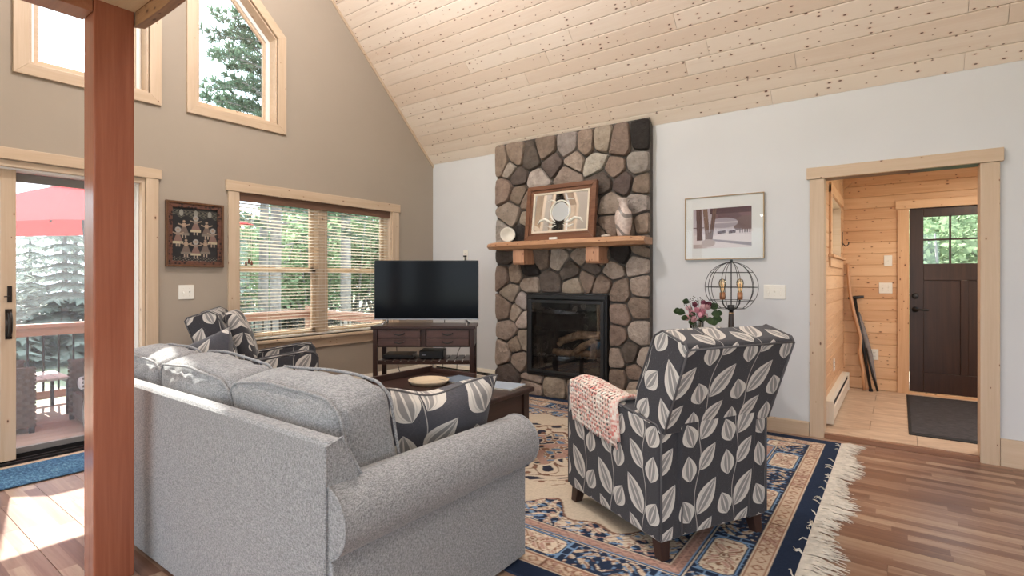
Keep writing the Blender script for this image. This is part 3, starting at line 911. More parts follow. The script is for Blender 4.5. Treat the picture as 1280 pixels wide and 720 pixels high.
wicker_chair('brown wicker armchair half hidden by the cedar post, outside', (-6.27, 1.97, -0.15), R(176))
tb = thing('patio_table', 'low pale slatted patio table seen between the wicker armchairs', 'table', (-7.22, 1.42, -0.15))
for i in range(6): part('table_slat', plain('pale_grey_wood', (0.55, 0.53, 0.5), 0.7), tb, (-0.3, 0.3, -0.3+i*0.1, -0.3+i*0.1+0.088, 0.36, 0.385))
part('table_frame', M_black, tb, (-0.29, 0.29, -0.29, -0.26, 0.33, 0.359), (-0.29, 0.29, 0.255, 0.285, 0.33, 0.359))
for (x, y) in ((-0.28, -0.27), (0.28, -0.27), (-0.28, 0.27), (0.28, 0.27)): part('leg', M_black, tb, (x-0.015, x+0.015, y-0.015, y+0.015, 0, 0.33))

# ---- trees
M_bark = plain('grey_bark', (0.26, 0.25, 0.26), 0.9, var=0.35, vs=9)
M_need = thinmat('pine_needles', (0.11, 0.17, 0.12), 0.4, var=0.5, vs=1.5)
M_spr = thinmat('spruce_needles', (0.29, 0.34, 0.30), 0.35, var=0.5, vs=1.2)
M_lf = thinmat('broad_leaves', (0.27, 0.36, 0.22), 0.4, var=0.5, vs=2.0)
def pine_mesh(h, z0, nb, lmin, lmax, seed, tuft=11, nl=0.13):
    r_ = random.Random(seed); tk = MB(); nd = MB()
    tk.tube([(0, 0, 0), (0.05, 0.02, h*0.5), (0, 0, h)], [0.13, 0.10, 0.02], 9)
    for b in range(nb):
        q = b/nb; z = z0 + (h-z0)*q + r_.uniform(-.1, .1)
        L = (lmax + (lmin-lmax)*q)*r_.uniform(0.75, 1.1); a = b*2.4 + r_.uniform(-.3, .3)
        d = Vector((math.cos(a), math.sin(a), 0)); P = [Vector((0, 0, z))]
        dz = r_.uniform(-0.12, 0.18)
        for k in range(1, 6):
            P.append(P[0] + d*L*k/5 + Vector((0, 0, dz*L*k/5 + 0.10*L*math.sin(k/5*2.4) - 0.08*L*(k/5)**2)))
        tk.tube(P, [0.026, 0.02, 0.016, 0.012, 0.008, 0.004], 5)
        sub = [(P[k].lerp(P[k+1], t_), d) for k in range(1, 5) for t_ in (0.1, 0.6)]
        twigs = []
        for p, dd in sub:
            for sg in (-1, 1):
                ang = sg*r_.uniform(0.5, 1.0); d2 = Vector((dd.x*math.cos(ang)-dd.y*math.sin(ang), dd.x*math.sin(ang)+dd.y*math.cos(ang), r_.uniform(-0.1, 0.35))).normalized()
                ln = L*r_.uniform(0.12, 0.28); e_ = p + d2*ln
                tk.tube([p, e_], [0.006, 0.003], 4)
                twigs += [(p.lerp(e_, 0.55), d2), (e_, d2)]
        twigs.append((P[-1], d))
        for p, dd in twigs:
            for q2 in range(tuft):
                v = (dd*0.6 + Vector((r_.gauss(0, 1), r_.gauss(0, 1), r_.gauss(0.35, 0.8)))*0.55).normalized()
                l = nl*r_.uniform(0.7, 1.2); sd = v.orthogonal().normalized()*0.010
                nd.add([p-sd, p+sd, p+v*l*0.7+sd*1.3, p+v*l, p+v*l*0.7-sd*1.3], [(0, 1, 2, 3, 4)])
    return tk, nd
def spruce_mesh(h, rad, seed):
    r_ = random.Random(seed); tk = MB(); nd = MB()
    tk.tube([(0, 0, 0), (0, 0, h)], [0.09, 0.012], 7)
    nw = int(h*4.2)
    for w in range(nw):
        z = 0.25 + (h-0.3)*w/nw; L0 = rad*(1-(z/h))**0.85 + 0.06
        m_ = max(5, int(9*L0/rad)+4)
        for b in range(m_):
            a = 2*math.pi*b/m_ + w*0.7 + r_.uniform(-.2, .2); L = L0*r_.uniform(0.75, 1.12)
            d = Vector((math.cos(a), math.sin(a), -0.28)); s_ = Vector((-math.sin(a), math.cos(a), 0))
            st = 5
            for k in range(st):
                p = Vector((0, 0, z)) + d*L*(k/st) + Vector((0, 0, 0.12*L*(k/st)**2)); wd = (0.11*L+0.05)*(1-0.5*k/st)
                for sg in (-1, 1):
                    e_ = p + d*L*0.24 + s_*sg*wd*1.6 + Vector((0, 0, r_.uniform(-.09, .03)))
                    m1 = p + d*L*0.16 + s_*sg*0.02
                    nd.add([p, m1, e_, p + s_*sg*wd*0.7], [(0, 1, 2, 3)])
    return tk, nd
def bush_mesh(w, h, n, seed, ls=0.09):
    r_ = random.Random(seed); tk = MB(); nd = MB()
    for b in range(7):
        a = b*0.9; tk.tube([(0, 0, 0), (0.2*w*math.cos(a), 0.2*w*math.sin(a), h*0.4), (0.36*w*math.cos(a), 0.36*w*math.sin(a), h*0.75)], [0.05, 0.03, 0.01], 6)
    for i in range(n):
        v = Vector((r_.gauss(0, 1), r_.gauss(0, 1), r_.gauss(0, 1))).normalized()*(r_.random()**0.33)
        cl_ = noise.noise(v*3.3+Vector((seed, 0, 0)))
        v = v*(0.86+0.25*cl_)
        p = Vector((v.x*w/2, v.y*w/2, h*0.55+v.z*h*0.45))
        u = Vector((r_.gauss(0, 1), r_.gauss(0, 1), r_.gauss(0, 0.6))).normalized(); s_ = u.orthogonal().normalized()
        l = ls*r_.uniform(0.6, 1.3)
        nd.add([p, p+u*l*0.5+s_*l*0.33, p+u*l, p+u*l*0.5-s_*l*0.33], [(0, 1, 2, 3)])
    return tk, nd
def tree(name, label, parts_, mat, loc, rz=0, group=None, sc=1.0, cat='tree'):
    r = thing(name, label, cat, loc, rz, group); r.scale = (sc, sc, sc)
    parts_[0].build('trunk', M_bark, r, smooth=True); parts_[1].build('foliage', mat, r)
    return r
tree('tall_pine', 'tall pine whose long branches cross the upper right window', pine_mesh(11.5, 2.6, 66, 0.5, 2.35, 3, 11, 0.15), M_need, (-11.2, 6.35, -0.65), 0.5)
t1 = tree('grey_trunk_pine', 'bare grey tree trunk behind the left half of the blind', pine_mesh(9.0, 5.2, 34, 0.4, 1.5, 5), M_need, (-11.5, 6.15, -0.65), 1.0)
t1.location = (-13.0, 7.05, -0.65)
t2 = tree('thick_trunk_pine', 'thick grey tree trunk behind the right half of the blind', pine_mesh(9.5, 4.6, 36, 0.4, 1.6, 9), M_need, (-12.0, 8.8, -0.65), 2.0, sc=1.15)
sp1 = tree('young_spruce', 'small pointed spruce seen through the left edge of the blind', spruce_mesh(3.4, 0.9, 11), M_spr, (-12.4, 6.1, -0.65), sc=0.95)
GL = 'green trees in the woods behind the deck railing'
protoA = tree('forest_spruce', GL, spruce_mesh(4.6, 1.5, 21), M_spr, (-15.5, 0.6, -0.65), group='woods behind the deck')
protoB = tree('forest_tree', GL, bush_mesh(3.0, 4.2, 2300, 4, 0.16), M_lf, (-15.8, 10.2, -0.65), group='woods behind the deck')
rw = random.Random(12)
for i in range(46):
    y = -7.5 + 30*i/46 + rw.uniform(-.5, .5); x = -15.3 - (i % 3)*2.1 - rw.uniform(0, 1.2)
    kind = protoB if (y > 8.2 and i % 3 != 2) or i % 7 == 0 else protoA
    o = copy_tree(kind); s_ = rw.uniform(0.85, 1.1) * (1.35 if y > 11 else 1.0)
    o.location = (x, y*1.0, -0.65); o.rotation_euler.z = rw.uniform(0, 6.3); o.scale = (s_, s_, s_*rw.uniform(0.9, 1.1))
EG = 'leafy green shrubs growing outside the front door glass'
protoC = tree('leafy_shrub', EG, bush_mesh(2.4, 3.4, 3800, 8, 0.13), M_lf, (0.6, 10.6, -0.65), group='shrubs outside the front door', cat='shrub')
for (x, y, s_) in ((2.3, 10.9, 1.0), (-1.0, 11.2, 1.1), (1.4, 12.6, 1.35), (3.9, 12.0, 1.2), (0.1, 13.6, 1.4)):
    o = copy_tree(protoC); o.location = (x, y, -0.65); o.rotation_euler.z = x*2.1; o.scale = (s_, s_, s_)

# ================================================================ fireplace
fp = thing('stone_fireplace', 'floor-to-ceiling fieldstone chimney breast in the middle of the back wall', 'fireplace', (-2.77, YB, 0))
FXL, FXR = -3.655, -1.865
FB = (-3.215, -2.27, 0.235, 1.09)
M_mort = plain('dark_mortar', (0.10, 0.085, 0.075), 0.95, var=0.25, vs=14, bump=0.5)
mb = MB()
def fbx(x0, x1, z0, z1):
    zb = z1 if z1 < 2.6 else EAVE-0.004
    mb.prism([(-0.075, z0), (-0.002, z0), (-0.002, zb), (-0.075, z1)], 0, x0+2.77, x1+2.77)
ctop = EAVE + 0.066
fbx(FXL, FB[0], 0, ctop); fbx(FB[1], FXR, 0, ctop); fbx(FB[0], FB[1], FB[3], ctop); fbx(FB[0], FB[1], 0, FB[2])
mb.build('mortar', M_mort, fp)
def stone_mat():
    m = bpy.data.materials.new('field_stone'); t = NT(m)
    co = t.coord(); oi = t.n.new('ShaderNodeObjectInfo'); r = oi.outputs['Random']
    p = t.vmath('ADD', co, t.comb(t.math('MULTIPLY', r, 31.0), t.math('MULTIPLY', r, 57.0), t.math('MULTIPLY', r, 11.0)))
    f = t.noise(p, 11, 6, 0.72); f2 = t.noise(p, 34, 4, 0.6)
    c = oi.outputs['Color']
    c = t.mix(t.math('MULTIPLY_ADD', f, 1.6, -0.5, clamp=True), t.mix(1.0, c, (0.52, 0.48, 0.46), 'MULTIPLY'), t.mix(1.0, c, (1.18, 1.15, 1.12), 'MULTIPLY'))
    c = t.mix(t.math('MULTIPLY', t.math('GREATER_THAN', f2, 0.62), 0.25), c, (0.05, 0.045, 0.045))
    t.base(c); t.rough(0.85); t.set(Specular_IOR_Level=0.25)
    t.bump(t.math('ADD', f, t.math('MULTIPLY', f2, 0.35)), 1.0, 0.03)
    return m
M_stone = stone_mat()
SC = dict(b=(0.35, 0.275, 0.225), t=(0.49, 0.415, 0.35), g=(0.48, 0.44, 0.41), l=(0.56, 0.50, 0.44), w=(0.68, 0.63, 0.57), d=(0.175, 0.145, 0.13), k=(0.05, 0.044, 0.043), p=(0.19, 0.145, 0.14))
SEEDS = [(-3.56, 2.52, 'b'), (-3.38, 2.57, 'b'), (-3.46, 2.46, 'l'), (-3.18, 2.54, 'd'), (-2.99, 2.6, 'b'), (-2.73, 2.6, 'g'), (-2.51, 2.58, 'b'), (-2.35, 2.58, 't'), (-2.15, 2.54, 'b'), (-1.94, 2.56, 'k'), (-3.35, 2.36, 'd'), (-2.91, 2.45, 'd'), (-2.65, 2.44, 't'), (-2.41, 2.4, 'w'), (-2.21, 2.31, 'b'), (-1.97, 2.33, 'g'), (-3.54, 2.24, 'b'), (-3.34, 2.16, 'b'), (-3.1, 2.29, 'w'), (-2.73, 2.3, 't'), (-2.34, 2.19, 'd'), (-2.12, 2.16, 'p'), (-1.94, 2.12, 'b'), (-3.44, 1.96, 't'), (-3.23, 1.88, 't'), (-3.21, 2.08, 'b'), (-2.24, 1.97, 't'), (-1.97, 1.96, 'g'), (-2.24, 1.76, 'b'), (-1.92, 1.75, 'b'), (-3.58, 1.74, 'g'), (-3.28, 1.74, 'k'), (-1.92, 1.57, 'b'), (-2.99, 2.06, 't'), (-2.76, 2.09, 'b'), (-2.51, 2.02, 'd'), (-2.88, 1.84, 'b'), (-2.56, 1.81, 't'), (-2.09, 1.73, 'b'), (-3.01, 1.69, 'd'), (-2.37, 1.64, 'b'), (-2.68, 1.65, 't'), (-3.52, 1.51, 'd'), (-3.05, 1.47, 'b'), (-2.84, 1.45, 'l'), (-2.57, 1.48, 't'), (-2.36, 1.46, 'b'), (-2.15, 1.49, 'k'), (-1.93, 1.54, 'b'), (-1.98, 1.38, 'l'), (-3.56, 1.28, 'b'), (-3.4, 1.3, 'b'), (-3.21, 1.36, 'k'), (-3.2, 1.18, 't'), (-2.94, 1.21, 'd'), (-2.69, 1.32, 'd'), (-2.65, 1.19, 't'), (-2.45, 1.36, 'd'), (-2.33, 1.19, 'b'), (-2.23, 1.33, 't'), (-2.5, 1.25, 'b'), (-3.44, 1.09, 't'), (-3.53, 0.92, 'b'), (-3.29, 1.0, 'g'), (-3.37, 0.88, 't'), (-3.28, 0.81, 'l'), (-3.48, 0.67, 't'), (-3.27, 0.59, 't'), (-3.38, 0.53, 'b'), (-3.55, 0.42, 't'), (-3.34, 0.36, 't'), (-3.47, 0.2, 'd'), (-3.16, 0.21, 't'), (-3.18, 0.09, 't'), (-2.89, 0.13, 't'), (-2.16, 1.13, 'b'), (-1.94, 1.17, 't'), (-2.16, 0.9, 'b'), (-1.96, 0.98, 'b'), (-2.2, 0.7, 'b'), (-1.95, 0.74, 'l'), (-2.19, 0.48, 't'), (-2.05, 0.54, 'd'), (-1.91, 0.49, 'l'), (-1.99, 0.36, 'b'), (-1.98, 0.22, 't'), (-2.6, 0.14, 'b'), (-2.33, 0.15, 't'), (-2.18, 0.29, 'b')]
def clip(poly, a, b):      # keep the part of poly nearer to a than to b
    mx, mz = (a[0]+b[0])/2, (a[1]+b[1])/2; nx_, nz = b[0]-a[0], b[1]-a[1]
    out = []
    for i in range(len(poly)):
        p, q = poly[i], poly[(i+1) % len(poly)]
        dp = (p[0]-mx)*nx_ + (p[1]-mz)*nz; dq = (q[0]-mx)*nx_ + (q[1]-mz)*nz
        if dp <= 0: out.append(p)
        if dp*dq < 0:
            k = dp/(dp-dq); out.append((p[0]+(q[0]-p[0])*k, p[1]+(q[1]-p[1])*k))
    return out
def halfplane(poly, fn):
    out = []
    for i in range(len(poly)):
        p, q = poly[i], poly[(i+1) % len(poly)]; dp, dq = fn(p), fn(q)
        if dp <= 0: out.append(p)
        if dp*dq < 0:
            k = dp/(dp-dq); out.append((p[0]+(q[0]-p[0])*k, p[1]+(q[1]-p[1])*k))
    return out
rs = random.Random(5)
for si, (sx, sz, sc) in enumerate(SEEDS):
    poly = rect(FXL-0.012, FXR+0.012, 0.0, EAVE+0.068)
    for sj, o in enumerate(SEEDS):
        if sj != si and poly: poly = clip(poly, (sx, sz), o[:2])
    if not poly: continue
    g = 0.0085
    if sx < FB[0]+0.02 and FB[2]-0.02 < sz < FB[3]+0.05: poly = halfplane(poly, lambda p: p[0]-(FB[0]-0.002))
    elif sx > FB[1]-0.02 and FB[2]-0.02 < sz < FB[3]+0.05: poly = halfplane(poly, lambda p: (FB[1]+0.002)-p[0])
    elif sz >= FB[3]:
        if any(FB[0] < p[0] < FB[1] and p[1] < FB[3] for p in poly): poly = halfplane(poly, lambda p: (FB[3]+0.002)-p[1])
    elif sz <= FB[2]:
        if any(FB[0] < p[0] < FB[1] and p[1] > FB[2] for p in poly): poly = halfplane(poly, lambda p: p[1]-(FB[2]-0.002))
    if len(poly) < 3: continue
    cx = sum(p[0] for p in poly)/len(poly); cz = sum(p[1] for p in poly)/len(poly)
    # joint gap, then corner cutting for a river-worn outline
    q = []
    for p in poly:
        dx, dz = p[0]-cx, p[1]-cz; L = math.hypot(dx, dz) or 1
        k = max(0.4, 1-g/L*1.15); q.append((cx+dx*k, cz+dz*k))
    for it in range(2):
        nq = []
        for i in range(len(q)):
            a_, b_ = q[i], q[(i+1) % len(q)]; w_ = 0.13 if it == 0 else 0.25
            nq += [(a_[0]*(1-w_)+b_[0]*w_, a_[1]*(1-w_)+b_[1]*w_), (a_[0]*w_+b_[0]*(1-w_), a_[1]*w_+b_[1]*(1-w_))]
        q = nq
    h = rs.uniform(0.035, 0.055); n = len(q); vs = []; fs = []
    tx, tz = rs.uniform(-0.05, 0.05), rs.uniform(-0.05, 0.05)
    for (k, d) in ((1.0, -0.01), (1.0, 0.45), (0.93, 0.85), (0.62, 1.0)):
        for (x, z) in q:
            nz_ = noise.noise(Vector((x*9, z*9, si*3.1)))
            jit = 1 + 0.05*noise.noise(Vector((x*14, z*14, si)))
            xx, zz = cx+(x-cx)*k*(jit if k < 1 else 1+0.25*(jit-1)), cz+(z-cz)*k*(jit if k < 1 else 1+0.25*(jit-1))
            vs.append((xx-sx, -(h*d + (0.010*nz_ if d > 0.4 else 0) + ((xx-cx)*tx+(zz-cz)*tz if d > 0.4 else 0)), zz-sz))
    for r in range(3):
        for i in range(n):
            j = (i+1) % n; fs.append((r*n+i, r*n+j, (r+1)*n+j, (r+1)*n+i))
    vs.append((cx-sx, -(h*1.02+0.008*noise.noise(Vector((cx*5, cz*5, si)))), cz-sz))
    for i in range(n): fs.append((3*n+i, 3*n+(i+1) % n, 4*n))
    m = MB(); m.add(vs, fs); o = m.build('stone', M_stone, fp, smooth=True)
    o.data.set_sharp_from_angle(angle=R(38))
    o.location = (sx+2.77, -0.075, sz)
    v_ = rs.uniform(0.85, 1.15); c_ = SC[sc]
    o.color = (c_[0]*v_, c_[1]*v_*rs.uniform(0.97, 1.03), c_[2]*v_, 1)

# gas insert
gi = thing('gas_fireplace', 'black glass-fronted gas fireplace insert set in the stone', 'fireplace insert', (-2.7425, 4.70, 0.235))
x0, x1, zt = -0.47, 0.47, 0.85
part('surround', M_black, gi, (x0, x0+0.035, -0.05, 0.05, 0, zt), (x1-0.035, x1, -0.05, 0.05, 0, zt), (x0+0.035, x1-0.035, -0.05, 0.05, 0, 0.03), (x0+0.035, x1-0.035, -0.05, 0.05, zt-0.03, zt), bevel=0.003)
M_gm = plain('gunmetal', (0.045, 0.047, 0.05), 0.35, 0.5)
part('louvre', M_gm, gi, (x0+0.02, x1-0.02, -0.062, -0.05, zt-0.045, zt-0.012))
dr = part('door_frame', M_gm, gi, (x0+0.03, x0+0.065, -0.068, -0.045, 0.035, zt-0.06), (x1-0.065, x1-0.03, -0.068, -0.045, 0.035, zt-0.06), (x0+0.065, x1-0.065, -0.068, -0.045, 0.035, 0.06), (x0+0.065, x1-0.065, -0.068, -0.045, zt-0.09, zt-0.06), bevel=0.003)
M_fg = glassmat('fire_glass', (0.86, 0.85, 0.84), 0.18)
part('glass', M_fg, dr, (x0+0.064, x1-0.064, -0.055, -0.051, 0.059, zt-0.089), bevel=0)
M_fbx = plain('soot_firebox', (0.055, 0.05, 0.047), 0.85, var=0.4, vs=12)
part('firebox', M_fbx, gi, (x0+0.03, x0+0.05, -0.045, 0.06, 0.03, zt-0.03), (x1-0.05, x1-0.03, -0.045, 0.06, 0.03, zt-0.03), (x0+0.03, x1-0.03, 0.065, 0.075, 0.03, zt-0.03), bevel=0)
part('lower_panel', M_gm, dr, (x0+0.066, x1-0.066, -0.05, -0.042, 0.06, 0.20)); part('upper_panel', M_gm, dr, (x0+0.066, x1-0.066, -0.05, -0.042, zt-0.16, zt-0.09))
part('badge', plain('steel', (0.5, 0.5, 0.5), 0.3, 0.9), dr, (x1-0.16, x1-0.09, -0.0685, -0.068, 0.042, 0.05), bevel=0)
M_log = plain('ceramic_log', (0.42, 0.30, 0.21), 0.9, var=0.5, vs=20, bump=0.6)
for pts, rr_ in (([(-0.10, 0.03, 0.36), (0.12, 0.02, 0.44), (0.40, 0.03, 0.45)], 0.045), ([(-0.10, -0.01, 0.33), (-0.02, -0.005, 0.39), (0.06, 0.0, 0.43)], 0.032), ([(0.08, -0.02, 0.25), (0.18, -0.015, 0.33), (0.32, -0.01, 0.40)], 0.035), ([(0.30, -0.02, 0.22), (0.31, -0.015, 0.32), (0.33, 0.0, 0.40)], 0.035), ([(-0.18, 0.03, 0.25), (0.0, 0.035, 0.24), (0.3, 0.03, 0.26)], 0.04)):
    m = MB(); m.tube(pts, [rr_*0.9, rr_, rr_*0.85], 9); m.build('log', M_log, gi, smooth=True)
m = MB()
for i in range(110):
    m.ball((rs.uniform(-0.36, 0.36), rs.uniform(-0.03, 0.05), 0.21+rs.uniform(0, 0.012)), rs.uniform(0.005, 0.011), 5)
o = m.build('embers', plain('grey_ember', (0.22, 0.21, 0.2), 0.8), gi); o['kind'] = 'stuff'

# mantel
mt = thing('mantel_shelf', 'live-edge wooden mantel shelf on two square corbels across the stone', 'shelf', (-2.73, 4.66, 1.55))
M_mant = wood('mantel_pine', (0.56, 0.32, 0.18), (0.34, 0.16, 0.08), 0, 0.4, 0.5, 0.0)
m = MB(); nx = 36; vs = []; fs = []
for i in range(nx+1):
    u = i/nx; x = -0.905 + 1.80*u
    en = min(1.0, (min(u, 1-u)*9+0.12))**0.5
    d = -(0.235*(0.55+0.45*en) + 0.012*noise.noise(Vector((x*4, 1, 0))))
    zt_, zb = 0.085 - 0.012*(1-en), 0.004 + 0.018*(1-en) + 0.006*noise.noise(Vector((x*6, 7, 0)))
    b_ = 0.006*noise.noise(Vector((x*9, 3, 0)))
    vs += [(x, 0.03, zb), (x, d+0.03, zb), (x, d-0.004+b_, (zb+zt_)*0.45), (x, d+0.004+b_, zt_*0.86), (x, d+0.022, zt_), (x, 0.03, zt_)]
for i in range(nx):
    for k in range(6): fs.append((6*i+k, 6*i+(k+1) % 6, 6*i+6+(k+1) % 6, 6*i+6+k))
fs += [(5, 4, 3, 2, 1, 0), tuple(6*nx+k for k in range(6))]
m.add(vs, fs); m.build('shelf', M_mant, mt, smooth=False)
M_corb = wood('corbel_wood', (0.60, 0.34, 0.21), (0.42, 0.20, 0.115), 2, 0.45, 0.2, 0.1)
for cx in (-0.475, 0.385):
    m = MB(); m.prism([(0.03, -0.155), (-0.165, -0.155), (-0.18, -0.135), (-0.18, 0.002), (0.03, 0.002)], 0, cx-0.07, cx+0.07)
    m.build('corbel', M_corb, mt, bevel=0.004)
MZ = 1.636
# framed etched mirror leaning on the mantel
mi = thing('framed_mirror', 'dark wood framed mirror with an etched wreath standing on the mantel', 'mirror', (-2.735, 4.515, MZ))
mi.rotation_euler = (R(-7), 0, 0)
M_mf = wood('mahogany_frame', (0.22, 0.10, 0.055), (0.10, 0.04, 0.022), 0, 0.3, 0, 0)
def frame_ring(nm, w, h, wd, y0, y1, mat, parent, zoff=0.0, bevel=0.004):
    m = MB(); o_ = [(-w/2, zoff), (w/2, zoff), (w/2, zoff+h), (-w/2, zoff+h)]; i_ = [(-w/2+wd, zoff+wd), (w/2-wd, zoff+wd), (w/2-wd, zoff+h-wd), (-w/2+wd, zoff+h-wd)]
    for k in range(4): m.prism([o_[k], o_[(k+1) % 4], i_[(k+1) % 4], i_[k]], 1, y0, y1)
    return m.build(nm, mat, parent, bevel=bevel)
frame_ring('frame', 0.80, 0.565, 0.045, -0.03, 0.02, M_mf, mi)
frame_ring('inner_moulding', 0.712, 0.477, 0.03, -0.018, 0.015, M_mf, mi, 0.044)
frame_ring('liner', 0.654, 0.419, 0.022, -0.012, 0.01, plain('cream_liner', (0.68, 0.60, 0.48), 0.6), mi, 0.073, 0.002)
part('mirror_glass', plain('mirror', (0.80, 0.86, 0.93), 0.03, 1.0), mi, (-0.308, 0.308, -0.003, 0.008, 0.094, 0.472), bevel=0)
M_etch = plain('frosted_etching', (0.74, 0.72, 0.64), 0.55)
m = MB(); cz = 0.285
m.tube([(0.112*math.cos(a), -0.0035, cz+0.112*math.sin(a)) for a in [R(-60+300*i/30-0) + R(60)*0 + R(-30)*0 for i in range(31)]], 0.008, 6)
for sg in (-1, 1):
    m.tube([(sg*0.05, -0.0035, 0.165), (sg*0.11, -0.0035, 0.18), (sg*0.17, -0.0035, 0.215), (sg*0.23, -0.0035, 0.205), (sg*0.265, -0.0035, 0.165)], [0.004, 0.011, 0.014, 0.012, 0.004], 6)
    m.tube([(sg*0.04, -0.0035, 0.15), (sg*0.10, -0.0035, 0.13), (sg*0.16, -0.0035, 0.15)], [0.003, 0.011, 0.003], 6)
    m.tube([(sg*0.06, -0.0035, 0.395), (sg*0.11, -0.0035, 0.41), (sg*0.15, -0.0035, 0.40)], [0.003, 0.008, 0.003], 6)
m.build('etched_wreath', M_etch, mi, smooth=True)
m = MB(); m.lathe([(0.0001, 0), (0.095, 0.0005), (0.095, 0.0008), (0.0001, 0.0012)], n=28, M=T(0, -0.0032, cz) @ RX(90)); m.build('etched_medallion', plain('pale_frosting', (0.62, 0.68, 0.72), 0.3, 0.6), mi)
# vase, bowl, small bits on the mantel
va = thing('vase', 'tall pale pink vase with grey brush strokes at the mantel right end', 'vase', (-2.055, 4.545, MZ))
vm = bpy.data.materials.new('painted_vase'); t = NT(vm)
p = t.coord(); sx_ = t.sep(p)
w_ = t.math('SINE', t.math('ADD', t.math('MULTIPLY', sx_[2], 34.0), t.math('MULTIPLY', t.math('SINE', t.math('MULTIPLY', sx_[0], 28.0)), 1.7)))
f = t.math('MULTIPLY', t.math('GREATER_THAN', w_, 0.80), 0.8); f3 = t.noise(p, 40, 4)
c_ = t.ramp(f3, [(0.35, (0.50, 0.40, 0.36)), (0.6, (0.66, 0.56, 0.51))])
t.base(t.mix(f, c_, (0.13, 0.115, 0.11))); t.rough(0.3)
m = MB(); m.lathe([(0.0001, 0.0), (0.052, 0.0), (0.055, 0.012), (0.068, 0.07), (0.079, 0.14), (0.080, 0.19), (0.070, 0.232), (0.045, 0.262), (0.038, 0.29), (0.040, 0.325), (0.056, 0.345), (0.056, 0.352), (0.044, 0.349), (0.034, 0.32), (0.0001, 0.30)], n=32)
m.build('body', vm, va, smooth=True)
bo = thing('bowl', 'small cream bowl standing on its rim at the mantel left end', 'bowl', (-3.40, 4.56, MZ))
m = MB(); m.lathe([(0.0001, -0.038), (0.03, -0.038), (0.032, -0.03), (0.055, -0.012), (0.076, 0.008), (0.082, 0.010), (0.082, 0.014), (0.070, 0.014), (0.050, -0.004), (0.0001, -0.022)], n=32, M=T(0, 0, 0.083) @ RZ(35) @ RX(80) )
m.build('body', plain('cream_ceramic', (0.70, 0.66, 0.58), 0.35), bo, smooth=True)
st_ = MB(); st_.ball((0, 0, 0.012), (0.05, 0.03, 0.012), 14); o = st_.build('flat_pebble', plain('pebble', (0.62, 0.55, 0.48), 0.6), None, smooth=True); o.location = (-2.21, 4.50, MZ)
tag(o, 'flat pale pebble lying beside the vase on the mantel', 'stone')
cdm = MB(); cdm.box(-0.045, 0.045, -0.006, 0.006, 0, 0.022); o = cdm.build('card', M_white); o.location = (-2.76, 4.452, MZ); tag(o, 'tiny white card lying before the framed mirror on the mantel', 'card')

